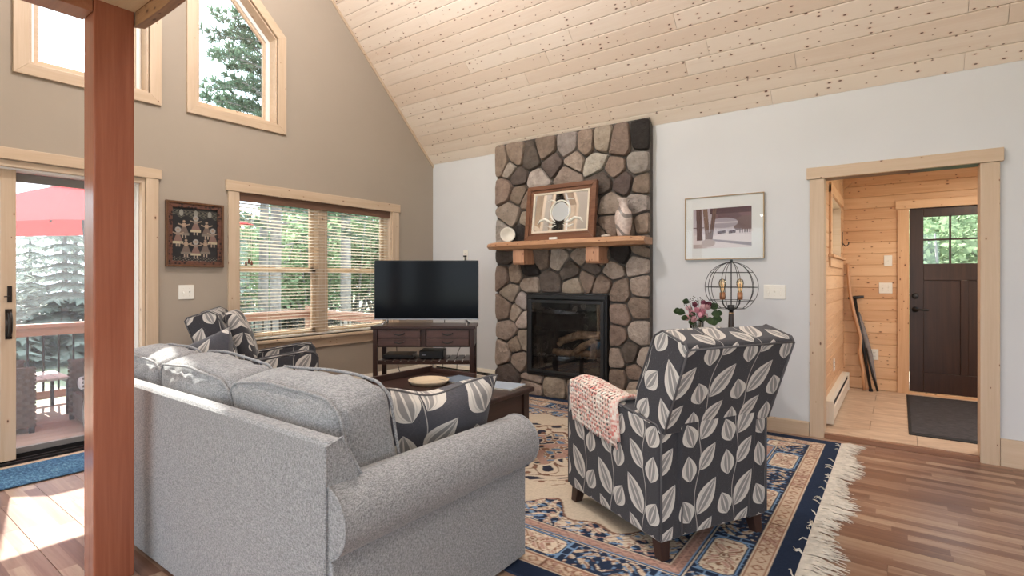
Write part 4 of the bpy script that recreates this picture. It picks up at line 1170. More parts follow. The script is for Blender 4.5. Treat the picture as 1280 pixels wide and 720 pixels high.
# ================================================================ rug
NAVY = np.array([0.016, 0.028, 0.062]); CREAM = np.array([0.60, 0.51, 0.40]); TAN = np.array([0.50, 0.40, 0.30]); BRN = np.array([0.20, 0.105, 0.07])
PINK = np.array([0.40, 0.245, 0.20]); SKY = np.array([0.17, 0.28, 0.45]); DK = np.array([0.025, 0.026, 0.045]); BEI = np.array([0.54, 0.42, 0.315])
RW, RH = 3.64, 2.86
def rug_fn(X, Y):
    out = np.empty(X.shape + (3,)); out[:] = CREAM*0.93
    dx = np.minimum(X, RW-X); dy = np.minimum(Y, RH-Y); d = np.minimum(dx, dy)
    # s: distance along the nearest side, mirrored about its middle
    alongx = dy <= dx
    s = np.where(alongx, np.abs(X-RW/2), np.abs(Y-RH/2))
    def put(mask, c): out[mask] = c
    # field scrolls
    fx, fy = np.abs(X-RW/2), np.abs(Y-RH/2)
    def scroll(a, b, k, ph=0.0):
        return np.sin(k*a + 2.2*np.sin(k*0.62*b + ph) + ph) * np.cos(k*0.8*b + 1.8*np.sin(k*0.55*a + 1.3*ph))
    sc1 = scroll(fx, fy, 19.0, 0.7); sc2 = scroll(fx, fy, 31.0, 2.1)
    # centre medallion
    rm = np.hypot(fx, fy)/(1+0.12*np.cos(8*np.arctan2(fy, fx)))
    med = rm < 0.34
    put(med, CREAM*0.85); put(med & (np.abs(sc2) < 0.22), BRN); put(med & (sc2 > 0.45), SKY*0.6); put(med & (sc2 < -0.55), DK); put(med & (sc1 > 0.5), PINK*0.9)
    ring = (rm > 0.36) & (rm < 0.66)
    put(ring & (np.abs(sc1) < 0.07), BRN*0.8); put(ring & (sc1 > 0.66), DK); put(ring & (sc2 > 0.72), BRN)
    # sprays along the field edge and corner pieces
    e = d - 0.455
    cusp = 0.17 + 0.07*np.cos(s*2*math.pi/0.62) + 0.05*np.cos(s*2*math.pi/0.31)
    inb = (e > 0) & (e < cusp)
    put(inb, CREAM*1.02)
    sw = scroll(s, e, 46.0, 0.4); sw2 = scroll(s*0.9, e*1.3, 62.0, 1.7)
    put(inb & (sw > 0.12), NAVY); put(inb & (sw2 > 0.55), SKY); put(inb & (np.abs(sw+0.3) < 0.10), BRN); put(inb & (sw2 < -0.72), PINK)
    edge = (e > 0) & (np.abs(e-cusp) < 0.008); put(edge, BRN)
    # pink lattice guard
    g = (d > 0.39) & (d < 0.455); put(g, PINK)
    la = np.abs(((s + (d-0.39))/0.055) % 1 - 0.5) < 0.09; lb = np.abs(((s - (d-0.39))/0.055) % 1 - 0.5) < 0.09
    put(g & (la | lb), PINK*0.66); put(g & (np.abs(d-0.4225) < 0.004), PINK*1.2)
    for (a, b, c) in ((0.375, 0.380, CREAM), (0.380, 0.386, NAVY), (0.386, 0.391, SKY), (0.447, 0.452, CREAM), (0.452, 0.460, DK)): put((d >= a) & (d < b), c)
    # main border with cartouches and key fret
    m = (d > 0.19) & (d < 0.375); put(m, NAVY)
    P = 0.765; sm = ((s + P/2) % P) - P/2; h = d - 0.282
    w1 = scroll(np.abs(sm), h, 60.0, 0.9); w2 = scroll(np.abs(sm), h, 84.0, 2.4)
    put(m & (w1 > 0.08) & (np.abs(h) < 0.085), CREAM); put(m & (w1 > 0.42) & (np.abs(h) < 0.085), BEI*0.9); put(m & (np.abs(w2) < 0.13) & (w1 > 0.0), BRN); put(m & (w2 > 0.72), SKY*0.8)
    rc = np.hypot(np.maximum(np.abs(sm)-0.120, 0), np.maximum(np.abs(h)-0.032, 0))
    fret = (np.abs(sm) < 0.215) & (np.abs(h) < 0.088)
    put(m & fret, NAVY)
    fs_ = (np.minimum(np.mod(np.abs(sm)+0.01, 0.036), np.mod(np.abs(h)+0.010, 0.036)) < 0.009) & (rc > 0.052) & (np.mod(np.floor(np.abs(sm)/0.036)+np.floor((np.abs(h)+0.01)/0.036), 3) != 1)
    put(m & fret & fs_, SKY)
    put(m & (rc < 0.052), SKY*1.1); put(m & (rc < 0.046), NAVY); put(m & (rc < 0.040), CREAM*1.08)
    inn = rc < 0.034
    w3 = scroll(np.abs(sm), np.abs(h), 70.0, 1.1)
    put(m & inn & (np.abs(w3) < 0.14), BRN*1.3); put(m & inn & (w3 > 0.55), PINK*1.1)
    rf = np.hypot(sm, h); put(m & (rf < 0.024), BRN); put(m & (rf < 0.017), CREAM); put(m & (rf < 0.009), BRN)
    # pale outer border with diamonds
    b = (d > 0.095) & (d <= 0.185); put(b, BEI*1.08)
    u = np.mod(s, 0.075)/0.075 - 0.5; v = (d-0.14)/0.03
    dia = np.abs(np.abs(u)*2.1 + np.abs(v) - 0.72)
    seg = np.mod(s, 0.62)
    put(b & (np.abs(v) < 1) & (dia < 0.16) & (seg < 0.30), BRN*1.5)
    ws = scroll(s, v*0.03, 90.0, 0.3)
    put(b & (np.abs(v) < 1) & (np.abs(ws) < 0.22) & (seg >= 0.30), BRN*1.35)
    put(b & (seg >= 0.30) & (ws > 0.5) & (np.abs(v) < 1), PINK)
    put((d >= 0.095) & (d <= 0.185) & (np.abs(seg-0.30) < 0.005), BRN)
    for (a, c_, c) in ((0.095, 0.101, CREAM*1.1), (0.101, 0.109, BRN*1.7), (0.171, 0.180, BRN*1.5), (0.180, 0.185, CREAM), (0.185, 0.190, DK)): put((d >= a) & (d < c_), c)
    put(d <= 0.095, NAVY)
    nz = (np.random.RandomState(3).rand(*X.shape)-0.5)[..., None]
    return out*(1+0.22*nz)
rug = thing('patterned_rug', 'large cream and navy oriental rug with fringe under the leaf-print recliner', 'rug', (-3.99, 1.80, 0.0))
M_rug = vcol('wool_rug', 0.95, 0.35, 420)
painted('pile', RW, RH, 560, 434, rug_fn, M_rug, rug, 0.012)
part('backing', plain('rug_backing', (0.02, 0.035, 0.075), 0.95), rug, (0, RW, 0, RH, 0.0005, 0.0115), bevel=0)
M_fr = plain('cream_fringe', (0.66, 0.60, 0.52), 0.9, var=0.15, vs=30)
rf = random.Random(2)
m = MB()
for side in (0, 1):
    for i in range(620):
        y = RH*i/620 + rf.uniform(-.002, .002); x = RW if side else 0.0; sg = 1 if side else -1
        L = rf.uniform(0.09, 0.15)*(1.0+0.25*math.sin(y*9)); dy = rf.gauss(0, 0.022)
        if rf.random() < 0.04: sgx = -0.25*sg
        else: sgx = sg
        p = Vector((x, y, 0.010)); k1 = rf.uniform(-.012, .012)
        P = [p, p+Vector((sgx*L*0.35, dy*0.3+k1, 0.006 if sgx == sg else 0.012)), p+Vector((sgx*L*0.7, dy*0.8-k1, -0.001 if sgx == sg else 0.009)), p+Vector((sgx*L, dy*1.3+k1, -0.006 if sgx == sg else 0.008))]
        m.tube(P, [0.0032, 0.0036, 0.003, 0.0014], 4)
o = m.build('fringe', M_fr, rug); o['kind'] = 'stuff'

# blue mat by the sliding door
bmat = bpy.data.materials.new('blue_mat'); t = NT(bmat); co = t.coord()
f = t.noise(t.vmath('MULTIPLY', co, (34, 60, 1)), 1.0, 4, 0.8); f2 = t.noise(co, 3.0, 3)
t.base(t.ramp(t.math('MULTIPLY_ADD', f2, 0.35, t.math('MULTIPLY', f, 0.75)), [(0.38, (0.008, 0.03, 0.085)), (0.52, (0.025, 0.095, 0.20)), (0.63, (0.10, 0.24, 0.36)), (0.74, (0.34, 0.47, 0.55))])); t.rough(0.95); t.bump(f, 0.5, 0.004)
mt_ = thing('door_mat', 'blue mottled mat on the floor inside the sliding door', 'mat', (-4.47, 0.55, 0))
part('pile', bmat, mt_, (-0.225, 0.21, -0.75, 0.98, 0.001, 0.010)); part('border', M_slot, mt_, (-0.235, 0.22, -0.76, 0.99, 0.0005, 0.006))
em = bpy.data.materials.new('charcoal_mat'); t = NT(em); co = t.coord()
f = t.noise(t.vmath('MULTIPLY', co, (14, 120, 1)), 1.0, 3, 0.7)
t.base(t.ramp(f, [(0.4, (0.018, 0.016, 0.018)), (0.6, (0.06, 0.056, 0.062)), (0.75, (0.10, 0.095, 0.10))])); t.rough(0.95); t.bump(f, 0.6, 0.004)
m2 = thing('entry_mat', 'charcoal ribbed mat lying before the dark front door', 'mat', (0.53, 5.97, FZ))
part('pile', em, m2, (-0.45, 0.45, -0.80, 0.80, 0.001, 0.010)); part('border', M_slot, m2, (-0.47, 0.47, -0.86, 0.86, 0.0005, 0.007))

# ================================================================ sofa
so = thing('sofa', 'blue-grey tweed sofa with three loose back cushions, seen from behind', 'sofa', (-2.55, 0.93, 0))
SX0, SX1 = -0.93, 1.19          # inner limits of the back along x
m = MB(); m.prism([(0.0, 0.022), (-0.004, 0.40), (0.0, 0.752), (0.008, 0.765), (0.052, 0.768), (0.064, 0.758), (0.125, 0.64), (0.19, 0.40), (0.19, 0.022)], 0, SX0, SX1)
bk = m.build('back_frame', M_sofa, so, bevel=0.006)
for x in (SX0, SX1):
    m = MB(); m.tube([(x, -0.002, 0.03), (x, -0.005, 0.40), (x, -0.001, 0.755), (x, 0.055, 0.770), (x, 0.126, 0.64)], 0.0045, 6); m.build('piping', M_pipe, bk)
part('base', M_sofa, so, (SX0+0.02, SX1-0.02, 0.02, 0.93, 0.045, 0.30), bevel=0.01)
part('front_rail', M_sofa, so, (SX0+0.06, SX1-0.06, 0.93, 0.955, 0.05, 0.29), bevel=0.008)
cw = (SX1-SX0-0.24)/3
for i in range(3):
    x = SX0 + 0.10 + cw*(i+0.5)
    m = MB(); m.rbox(cw-0.008, 0.78, 0.17, 0.045, 10, (0, 0.012, 0.025), T(x, 0.595, 0.385)); m.build('seat_cushion', M_sofa, so, smooth=True)
cbs = (0.735, 0.69, 0.575)
for i in range(3):
    cb = cbs[i]; x = SX1 - 0.105 - sum(cbs[:i]) - cb/2
    Mx = T(x, 0.262, 0.632) @ RX(9+(i % 2)*2) @ RY((-1.2, 1.0, -0.6)[i])
    m = MB(); m.rbox(cb-0.01, 0.24, 0.45, 0.055, 44, (0.015, 0.04, 0.035), Mx, 0.011, i*3.7+1).pleat(Mx, cb-0.01, 0.24, 0.45, 0.007, i*2.3)
    cu = m.build('back_cushion', M_sofa, so, smooth=True)
    for yy in (-0.105, 0.105):
        m = MB(); w, h, r = (cb-0.01)/2-0.004, 0.225-0.006, 0.06; pts = []
        for (cx, cz, a0) in ((w-r, h-r, 0), (-w+r, h-r, 90), (-w+r, -h+r, 180), (w-r, -h+r, 270)):
            for k in range(7):
                a = R(a0+15*k); px, pz = cx+r*math.cos(a), cz+r*math.sin(a)
                pts.append((px, pz))
        # denser straight runs, following the puffed faces
        dense = []
        for k in range(len(pts)):
            p, q = pts[k], pts[(k+1) % len(pts)]
            n_ = max(1, int(math.hypot(q[0]-p[0], q[1]-p[1])/0.05))
            for u in range(n_): dense.append((p[0]+(q[0]-p[0])*u/n_, p[1]+(q[1]-p[1])*u/n_))
        P3 = []
        for (px, pz) in dense:
            ux, uz = px/w, pz/h
            qx = px + (0.012*(1-uz*uz) if abs(ux) > 0.97 else 0)*math.copysign(1, px)
            qz = pz + (0.030*(1-ux*ux)*(1-0.2) if abs(uz) > 0.97 else 0)*math.copysign(1, pz)
            v = Vector((qx, yy, qz)); v = v + noise.noise_vector(Vector((v.x*5+i*3.7+1, v.y*5, v.z*5+i*3.7+1)))*0.011
            P3.append(Mx @ v)
        m.tube(P3, 0.006, 6, closed=True); m.build('piping', M_pipe, cu, smooth=True)
def arm(sgn):
    m = MB(); prof = []
    cxx, czz, rr_ = 0.0, 0.525, 0.112
    prof += [(0.045, 0.024), (0.045, 0.415)]
    for k in range(19):
        a = R(-68 + 13*k); prof.append((cxx+rr_*math.cos(a), czz+rr_*math.sin(a)))
    prof += [(-0.115, 0.46), (-0.115, 0.024)]
    c0 = 1.165 if sgn > 0 else 0.905
    pr = [(sgn*(c0+p[0]), p[1]) for p in prof]
    if sgn < 0: pr = pr[::-1]
    m.prism(pr, 1, 0.004, 1.0)
    a_ = m.build('arm', M_sofa, so, bevel=0.012, angle=50)
    for p_ in a_.data.polygons: p_.use_smooth = len(p_.vertices) == 4
    a_.data.set_sharp_from_angle(angle=R(40))
    m = MB()
    loop = [(sgn*(c0+p[0]), 1.001, p[1]) for p in prof[1:-1]]
    m.tube(loop, 0.005, 6); m.build('piping', M_pipe, a_, smooth=True)
    m = MB(); m.tube([(x, 0.004, z) for (x, y, z) in loop], 0.004, 6); m.build('piping', M_pipe, a_, smooth=True)
arm(1); arm(-1)
for (x, y) in ((-0.88, 0.06), (1.15, 0.06), (-0.88, 0.92), (1.15, 0.92)): part('foot', M_espresso[2], so, (x-0.03, x+0.03, y-0.03, y+0.03, 0, 0.0238))

def pillow_mesh(w, h, d, seed=0, n=22, cr=0.0):
    vs = []; fs = []
    for sd in (1, -1):
        o = len(vs)
        for i in range(n+1):
            for j in range(n+1):
                u, v = -1+2*i/n, -1+2*j/n
                k = max(0.0, (1-u**4))*max(0.0, (1-v**4))
                th_ = d/2*(k**0.55)
                sq = 1-0.07*(1-v*v)*abs(u)**3; sq2 = 1-0.07*(1-u*u)*abs(v)**3
                p = Vector((u*w/2*sq, sd*th_, v*h/2*sq2))
                p.y += 0.02*noise.noise(Vector((u*2+seed, v*2, sd*0.3)))*k
                p.z += -cr*math.exp(-(u*2.2)**2)*max(0, v)**2
                vs.append(p)
        for i in range(n):
            for j in range(n):
                a = o+i*(n+1)+j; q = (a, a+n+1, a+n+2, a+1)
                fs.append(q if sd < 0 else q[::-1])
    m = MB(); m.add(vs, fs)
    rim = [vs[i*(n+1)] for i in range(n+1)] + [vs[n*(n+1)+j] for j in range(1, n+1)] + [vs[i*(n+1)+n] for i in range(n-1, -1, -1)] + [vs[j] for j in range(n-1, 0, -1)]
    m2_ = MB(); m2_.tube(rim, 0.005, 6, closed=True)
    return m, m2_
def throw_pillow(label, w, h, d, M, seed, cr=0.0):
    r = thing('throw_pillow', label, 'pillow', (0, 0, 0))
    r.matrix_world = M
    a_, b_ = pillow_mesh(w, h, d, seed, 22, cr)
    cvr = a_.build('cover', M_leafp, r, smooth=True, uv=False)
    ul = cvr.data.uv_layers.new(name='UVMap')
    for l in cvr.data.loops:
        c = cvr.data.vertices[l.vertex_index].co
        ul.data[l.index].uv = (c.x+0.2*seed, c.z+0.11*seed)
    b_.build('piping', M_lpipe, r, smooth=True)
    return r
throw_pillow('leaf-print throw pillow at the near right end of the sofa, by the rolled arm', 0.60, 0.44, 0.18, T(-1.62, 1.60, 0.615) @ RZ(66) @ RX(18), 1.0, 0.05)
throw_pillow('leaf-print throw pillow peeking over the far left sofa cushion', 0.50, 0.50, 0.17, T(-3.33, 1.43, 0.655) @ RZ(12) @ RX(-14) @ RY(-20), 2.4)

# ================================================================ leaf-print recliners
def recliner(label, loc, rz):
    r = thing('recliner', label, 'armchair', loc, rz, 'leaf-print recliners')
    W2, L2 = 0.335, 0.372
    for sg in (-1, 1):
        xo, xi = sg*W2, sg*(W2-0.125)
        m = MB(); m.prism([(-L2, 0.085), (L2-0.01, 0.085), (L2, 0.12), (L2, 0.635), (L2-0.03, 0.672), (L2-0.09, 0.680), (-L2+0.03, 0.592), (-L2, 0.565)], 0, min(xo, xi), max(xo, xi))
        a_ = m.build('arm', M_leaf, r, bevel=0.014, uv=True, seg=3)
        for x in (xo-sg*0.004, xi+sg*0.004):
            m = MB(); m.tube([(x, L2-0.002, 0.10), (x, L2+0.001, 0.635), (x, L2-0.028, 0.674), (x, L2-0.09, 0.683), (x, -L2+0.03, 0.595), (x, -L2-0.001, 0.565), (x, -L2-0.001, 0.10)], 0.005, 6)
            m.build('piping', M_lpipe, a_, smooth=True)
    xi = W2-0.128
    m = MB(); m.rbox(2*xi, 0.60, 0.17, 0.05, 10, (0, 0.01, 0.02), T(0, 0.06, 0.40)); m.build('seat_cushion', M_leaf, r, smooth=True, uv=True)
    m = MB(); m.prism([(L2-0.03, 0.10), (L2+0.005, 0.10), (L2+0.012, 0.33), (L2-0.02, 0.36), (L2-0.03, 0.36)], 0, -xi, xi); m.build('footrest', M_leaf, r, bevel=0.012, uv=True)
    m = MB(); m.prism([(-L2+0.005, 0.09), (-L2+0.06, 0.09), (-L2+0.04, 0.62), (-L2-0.03, 0.62)], 0, -xi-0.03, xi+0.03); lb = m.build('back_panel', M_leaf, r, bevel=0.008, uv=True)
    # reclined upper back: its own tilt
    tilt = 20
    Mb = T(0, -L2-0.012, 0.555) @ RX(tilt)
    W3_ = W2-0.004
    m = MB(); m.prism([(0.0, 0.0), (0.215, 0.01), (0.225, 0.10), (0.20, 0.385), (0.165, 0.425), (0.02, 0.430), (0.0, 0.415)], 0, -W3_, W3_)
    ub = m.build('backrest', M_leaf, r, bevel=0.02, uv=True, seg=3)
    ub.matrix_local = Mb
    for x in (-W3_+0.004, W3_-0.004):
        m = MB(); m.tube([(x, 0.0, 0.01), (x, -0.001, 0.412), (x, 0.02, 0.431), (x, 0.163, 0.426), (x, 0.203, 0.385), (x, 0.226, 0.10)], 0.005, 6); m.build('piping', M_lpipe, ub, smooth=True)
    m = MB(); m.tube([(-W3_+0.01, -0.001, 0.414), (W3_-0.01, -0.001, 0.414)], 0.0045, 6)
    m.build('piping', M_lpipe, ub, smooth=True)
    m = MB(); m.rbox(2*xi, 0.12, 0.44, 0.05, 10, (0, 0.03, 0.0), Mb @ T(0, 0.26, 0.15)); m.build('back_cushion', M_leaf, r, smooth=True, uv=True)
    for sx in (-1, 1):
        for sy in (-1, 1):
            x, y = sx*(W2-0.045), sy*(L2-0.05); m = MB()
            b0, b1 = 0.022, 0.03; dx_, dy_ = sx*0.008, sy*0.02
            vs = [(x-b0+dx_, y-b0+dy_, 0), (x+b0+dx_, y-b0+dy_, 0), (x+b0+dx_, y+b0+dy_, 0), (x-b0+dx_, y+b0+dy_, 0), (x-b1, y-b1, 0.10), (x+b1, y-b1, 0.10), (x+b1, y+b1, 0.10), (x-b1, y+b1, 0.10)]
            m.add(vs, [(0,3,2,1),(4,5,6,7),(0,1,5,4),(1,2,6,5),(2,3,7,6),(3,0,4,7)]); m.build('leg', M_espresso[2], r, bevel=0.003)
    return r
REC = recliner('leaf-print recliner in the right foreground with a pink throw over its arm', (-1.009, 2.693, 0.013), R(62.5))
ACH = copy_tree(REC); ACH['label'] = 'leaf-print recliner under the window behind the sofa'
ACH.location = (-4.13, 2.28, 0.0); ACH.rotation_euler.z = R(-31)

# crochet throw over the near arm: an open mesh of holes
th_ = thing('crochet_throw', 'pink and coral crocheted throw draped over the recliner arm', 'blanket', REC.location, REC.rotation_euler.z)
bmt = bpy.data.materials.new('crochet_yarn'); t = NT(bmt); co = t.coord()
f = t.noise(co, 11, 3); f2 = t.white(t.vmath('FLOOR', t.vmath('MULTIPLY', co, (90, 90, 90))))
t.base(t.ramp(t.math('MULTIPLY_ADD', f2, 0.4, t.math('MULTIPLY', f, 0.65)), [(0.28, (0.60, 0.19, 0.16)), (0.42, (0.70, 0.40, 0.34)), (0.55, (0.76, 0.60, 0.53)), (0.7, (0.80, 0.74, 0.66))])); t.rough(0.95); t.set(Sheen_Weight=0.3)
def drape(n1, n2, ya, yb, off, drop, skew, name):
    """sheet following the arm's section: inner side, over the top, down the outer side"""
    xo, xi = -0.335, -0.21
    sec = []
    tot = 0.05 + 0.125 + drop
    def at(sv, yv):
        top = 0.592 + (0.680-0.592)*min(1, max(0, (yv+0.33)/0.60)) + 0.012 + off
        if yv > 0.30: top -= (yv-0.30)*0.35
        if sv < 0.05: return Vector((xi+0.008+off, yv, top-0.05+sv))
        if sv < 0.175:
            q = (sv-0.05)/0.125; return Vector((xi+(xo-xi)*q, yv, top+0.012*math.sin(math.pi*q)))
        q = sv-0.175; wv = 0.006*math.sin(yv*38+q*9)*min(1, q*8)
        rr_ = 0.02
        return Vector((xo-0.012-off-abs(wv)-0.004*math.sin(q*20), yv, top-q))
    vs = []; fs = []
    for i in range(n1+1):
        for j in range(n2+1):
            sv = tot*i/n1; y = ya + (yb-ya)*j/n2
            y2 = y + skew*max(0, sv-0.175)
            dr_ = 1 + 0.06*math.sin(j*0.7)*0 
            p = at(sv*dr_, y2)
            p += noise.noise_vector(p*14)*0.004
            vs.append(p)
    for i in range(n1):
        for j in range(n2):
            if i % 2 == 1 and j % 2 == 1: continue
            a = i*(n2+1)+j; fs.append((a, a+1, a+n2+2, a+n2+1))
    m = MB(); m.add(vs, fs); o = m.build(name, bmt, th_, smooth=True)
    s_ = o.modifiers.new('thick', 'SOLIDIFY'); s_.thickness = 0.0045; s_.offset = 0
    return o
drape(36, 35, 0.335, -0.055, 0.0, 0.225, -0.15, 'crochet_sheet')
m = MB()
for k in range(3):
    P = []
    for i in range(22):
        q = i/21; x = -0.20-0.14*min(1, q*1.6); y = -0.062+0.012*k-0.02*q-0.15*max(0, q-0.6)*0.25; top = 0.645 + 0.012*math.sin(math.pi*min(1, q*1.6))
        z = top-0.006*k if q < 0.62 else top - (q-0.62)*0.50
        if q >= 0.62: x = -0.348-0.004*k
        P.append((x, y, z))
    m.tube(P, 0.011, 7)
m.build('folded_edge', bmt, th_, smooth=True)

# ================================================================ coffee table
ct = thing('coffee_table', 'dark brown wooden coffee table with a raised tray rim behind the sofa', 'table', (-2.61, 2.79, 0.012))
tx, ty = 0.52, 0.335
m = MB(); m.prism([(-ty, 0.435), (ty, 0.435), (ty-0.002, 0.468), (-ty+0.002, 0.468)], 0, -tx, tx); m.build('top', M_espresso[0], ct, bevel=0.006)
part('rim', M_espresso[1], ct, (-tx, -tx+0.025, -ty+0.02, ty, 0.469, 0.515), bevel=0.003); part('rim', M_espresso[0], ct, (-tx+0.026, -0.02, ty-0.025, ty, 0.469, 0.505), bevel=0.003)
for sx in (-1, 1):
    for sy in (-1, 1):
        x, y = sx*(tx-0.065), sy*(ty-0.055); part('leg', M_espresso[2], ct, (x-0.032, x+0.032, y-0.032, y+0.032, 0, 0.434), bevel=0.003)
for sx in (-1, 1): part('side_panel', M_espresso[1], ct, (min(sx*(tx-0.045), sx*(tx-0.062)), max(sx*(tx-0.045), sx*(tx-0.062)), -ty+0.088, ty-0.088, 0.22, 0.434))
for sy in (-1, 1): part('apron', M_espresso[0], ct, (-tx+0.098, tx-0.098, min(sy*(ty-0.035), sy*(ty-0.052)), max(sy*(ty-0.035), sy*(ty-0.052)), 0.22, 0.434))
part('shelf', M_espresso[0], ct, (-tx+0.04, tx-0.04, -ty+0.04, ty-0.04, 0.10, 0.125))
def sheen_sheet(label, x, y, z, rz, w, h, cover, cat='sheen_sheet'):  # glossy sheets added to stand in for window sheen on the tabletop
    r = thing('sheen_sheet', label, cat, (x, y, z), R(rz))
    part('sheet_base', M_white, r, (-w/2, w/2, -h/2, h/2, 0.0, 0.009), bevel=0); part('cover', cover, r, (-w/2-0.002, w/2+0.002, -h/2-0.002, h/2+0.002, 0.0092, 0.0105), bevel=0)
sheen_sheet('added pale blue sheet for window sheen on the coffee table, near its right edge', -2.30, 2.99, 0.4812, 8, 0.30, 0.21, plain('pale_blue_sheen', (0.42, 0.50, 0.60), 0.2))
sheen_sheet('added slate blue sheet for window sheen in the middle of the coffee table', -2.66, 2.98, 0.4812, -6, 0.28, 0.21, plain('slate_sheen', (0.22, 0.28, 0.36), 0.2))
r = thing('tray', 'pale round wooden tray lying on the coffee table behind the pillow', 'tray', (-2.78, 2.76, 0.4812))
m = MB(); m.lathe([(0.0001, 0), (0.13, 0), (0.145, 0.02), (0.15, 0.028), (0.142, 0.028), (0.128, 0.008), (0.0001, 0.008)], n=32); m.build('dish', plain('pale_maple', (0.62, 0.50, 0.36), 0.35), r, smooth=True)

# ================================================================ TV and its console
CAMF = Vector((-math.sin(R(36.25)), math.cos(R(36.25)), 0)); CAMR = Vector((math.cos(R(36.25)), math.sin(R(36.25)), 0))
cp = CAMF*4.93 + CAMR*(-0.797)
cs = thing('console_table', 'dark brown four-drawer console under the television in the corner', 'console', (cp.x, cp.y, 0), R(36.25))
cw2, cd2 = 0.455, 0.185
part('top', M_espresso[0], cs, (-cw2-0.015, cw2+0.015, -cd2-0.012, cd2+0.012, 0.795, 0.82), bevel=0.003)
for sx in (-1, 1):
    for sy in (-1, 1):
        x, y = sx*(cw2-0.02), sy*(cd2-0.02); part('leg', M_espresso[2], cs, (x-0.02, x+0.02, y-0.02, y+0.02, 0, 0.794), bevel=0.002)
part('case', M_espresso[0], cs, (-cw2+0.042, cw2-0.042, -cd2+0.014, cd2-0.005, 0.63, 0.794), (-cw2+0.002, cw2-0.002, -cd2+0.045, cd2-0.045, 0.632, 0.794)); part('centre_stile', M_espresso[2], cs, (-0.02, 0.02, -cd2+0.002, -cd2+0.013, 0.632, 0.793))
for sx in (-1, 1):
    for k in range(2):
        z0, z1 = (0.642, 0.708) if k == 0 else (0.715, 0.782); x0, x1 = sorted((sx*0.028, sx*(cw2-0.048)))
        dw = part('drawer', wood('drawer_%d%d' % (sx, k), (0.115, 0.06, 0.05), (0.06, 0.032, 0.028), 0, 0.35, 0, 0) if sx < 0 and k == 0 else bpy.data.materials['drawer_-10'], cs, (x0, x1, -cd2+0.002, -cd2+0.012, z0, z1), bevel=0.002)
        m = MB(); xc = (x0+x1)/2; zc = (z0+z1)/2
        m.tube([(xc-0.045, -cd2+0.003, zc+0.008), (xc-0.04, -cd2-0.018, zc+0.002), (xc, -cd2-0.022, zc-0.008), (xc+0.04, -cd2-0.018, zc+0.002), (xc+0.045, -cd2+0.003, zc+0.008)], 0.005, 6)
        m.build('handle', M_black, dw, smooth=True)
part('shelf_rail', M_espresso[0], cs, (-cw2+0.04, cw2-0.04, -cd2+0.012, -cd2+0.034, 0.475, 0.50), (-cw2+0.04, cw2-0.04, cd2-0.034, cd2-0.012, 0.475, 0.50))
for i in range(12): part('shelf_slat', M_espresso[1], cs, (-cw2+0.045+i*0.0695, -cw2+0.045+i*0.0695+0.058, -cd2+0.012, cd2-0.012, 0.5005, 0.512))
def at_c(x, y, z):
    v = cp + CAMR*x + CAMF*y; return (v.x, v.y, z)
r = thing('cable_box', 'black cable box on the console shelf, right of its middle', 'electronics', at_c(0.06, 0.0, 0.5125), R(36.25))
part('case', M_black, r, (-0.11, 0.11, -0.12, 0.12, 0.006, 0.075), bevel=0.006); part('feet', M_slot, r, (-0.10, 0.10, -0.10, 0.10, 0, 0.006)); part('clock_display', plain('clock', (0.25, 0.27, 0.3), 0.3), r, (-0.085, -0.05, -0.1212, -0.1202, 0.035, 0.045), bevel=0)
r = thing('disc_player', 'low black disc player at the left of the console shelf', 'electronics', at_c(-0.24, 0.0, 0.5125), R(36.25))
part('case', M_black, r, (-0.14, 0.13, -0.12, 0.12, 0.006, 0.042), bevel=0.006); part('feet', M_slot, r, (-0.12, 0.11, -0.10, 0.10, 0, 0.006))
tv = thing('television', 'black flat-screen television standing on the corner console', 'television', at_c(0.0, -0.01, 0.82), R(36.25))
tv.location = at_c(0.0, -0.02, 0.82)
part('cabinet', M_black, tv, (-0.484, 0.484, 0.0, 0.035, 0.045, 0.598), bevel=0.004)
scm = bpy.data.materials.new('tv_screen'); t = NT(scm); t.base((0.004, 0.005, 0.007)); t.rough(0.14); t.set(Specular_IOR_Level=0.13)
part('screen', scm, tv, (-0.478, 0.478, -0.0015, 0.0, 0.056, 0.592), bevel=0); part('chin', plain('silver', (0.45, 0.45, 0.47), 0.3, 0.8), tv, (-0.478, 0.478, -0.002, 0.0, 0.047, 0.055), bevel=0)
for sx in (-1, 1):
    m = MB()
    for yy in (-0.11, 0.12): m.tube([(sx*0.36, 0.018, 0.05), (sx*0.375, yy*0.6+0.01, 0.025), (sx*0.39, yy, 0.005)], 0.006, 6)
    m.build('foot', plain('silver', (0.45, 0.45, 0.47), 0.3, 0.8), tv, smooth=True)
for i, P in enumerate(([at_c(-0.33, 0.21, 0.62), at_c(-0.32, 0.24, 0.40), at_c(-0.25, 0.26, 0.12), at_c(-0.22, 0.27, 0.02)], [at_c(0.14, 0.22, 0.86), at_c(0.13, 0.24, 0.50), at_c(0.10, 0.25, 0.20), at_c(0.11, 0.25, 0.02)],
       [at_c(0.36, 0.10, 0.63), at_c(0.31, 0.20, 0.62), at_c(0.265, 0.22, 0.52), at_c(0.255, 0.23, 0.30), at_c(0.26, 0.24, 0.02)])):
    m = MB(); m.tube(P, 0.004, 6); o = m.build('power_cable', M_black, None, smooth=True)
    tag(o, ['black cable dangling behind the left part of the console', 'black cable dropping behind the middle of the console', 'black cable looping behind the right part of the console'][i], 'cable', 'cables behind the console')

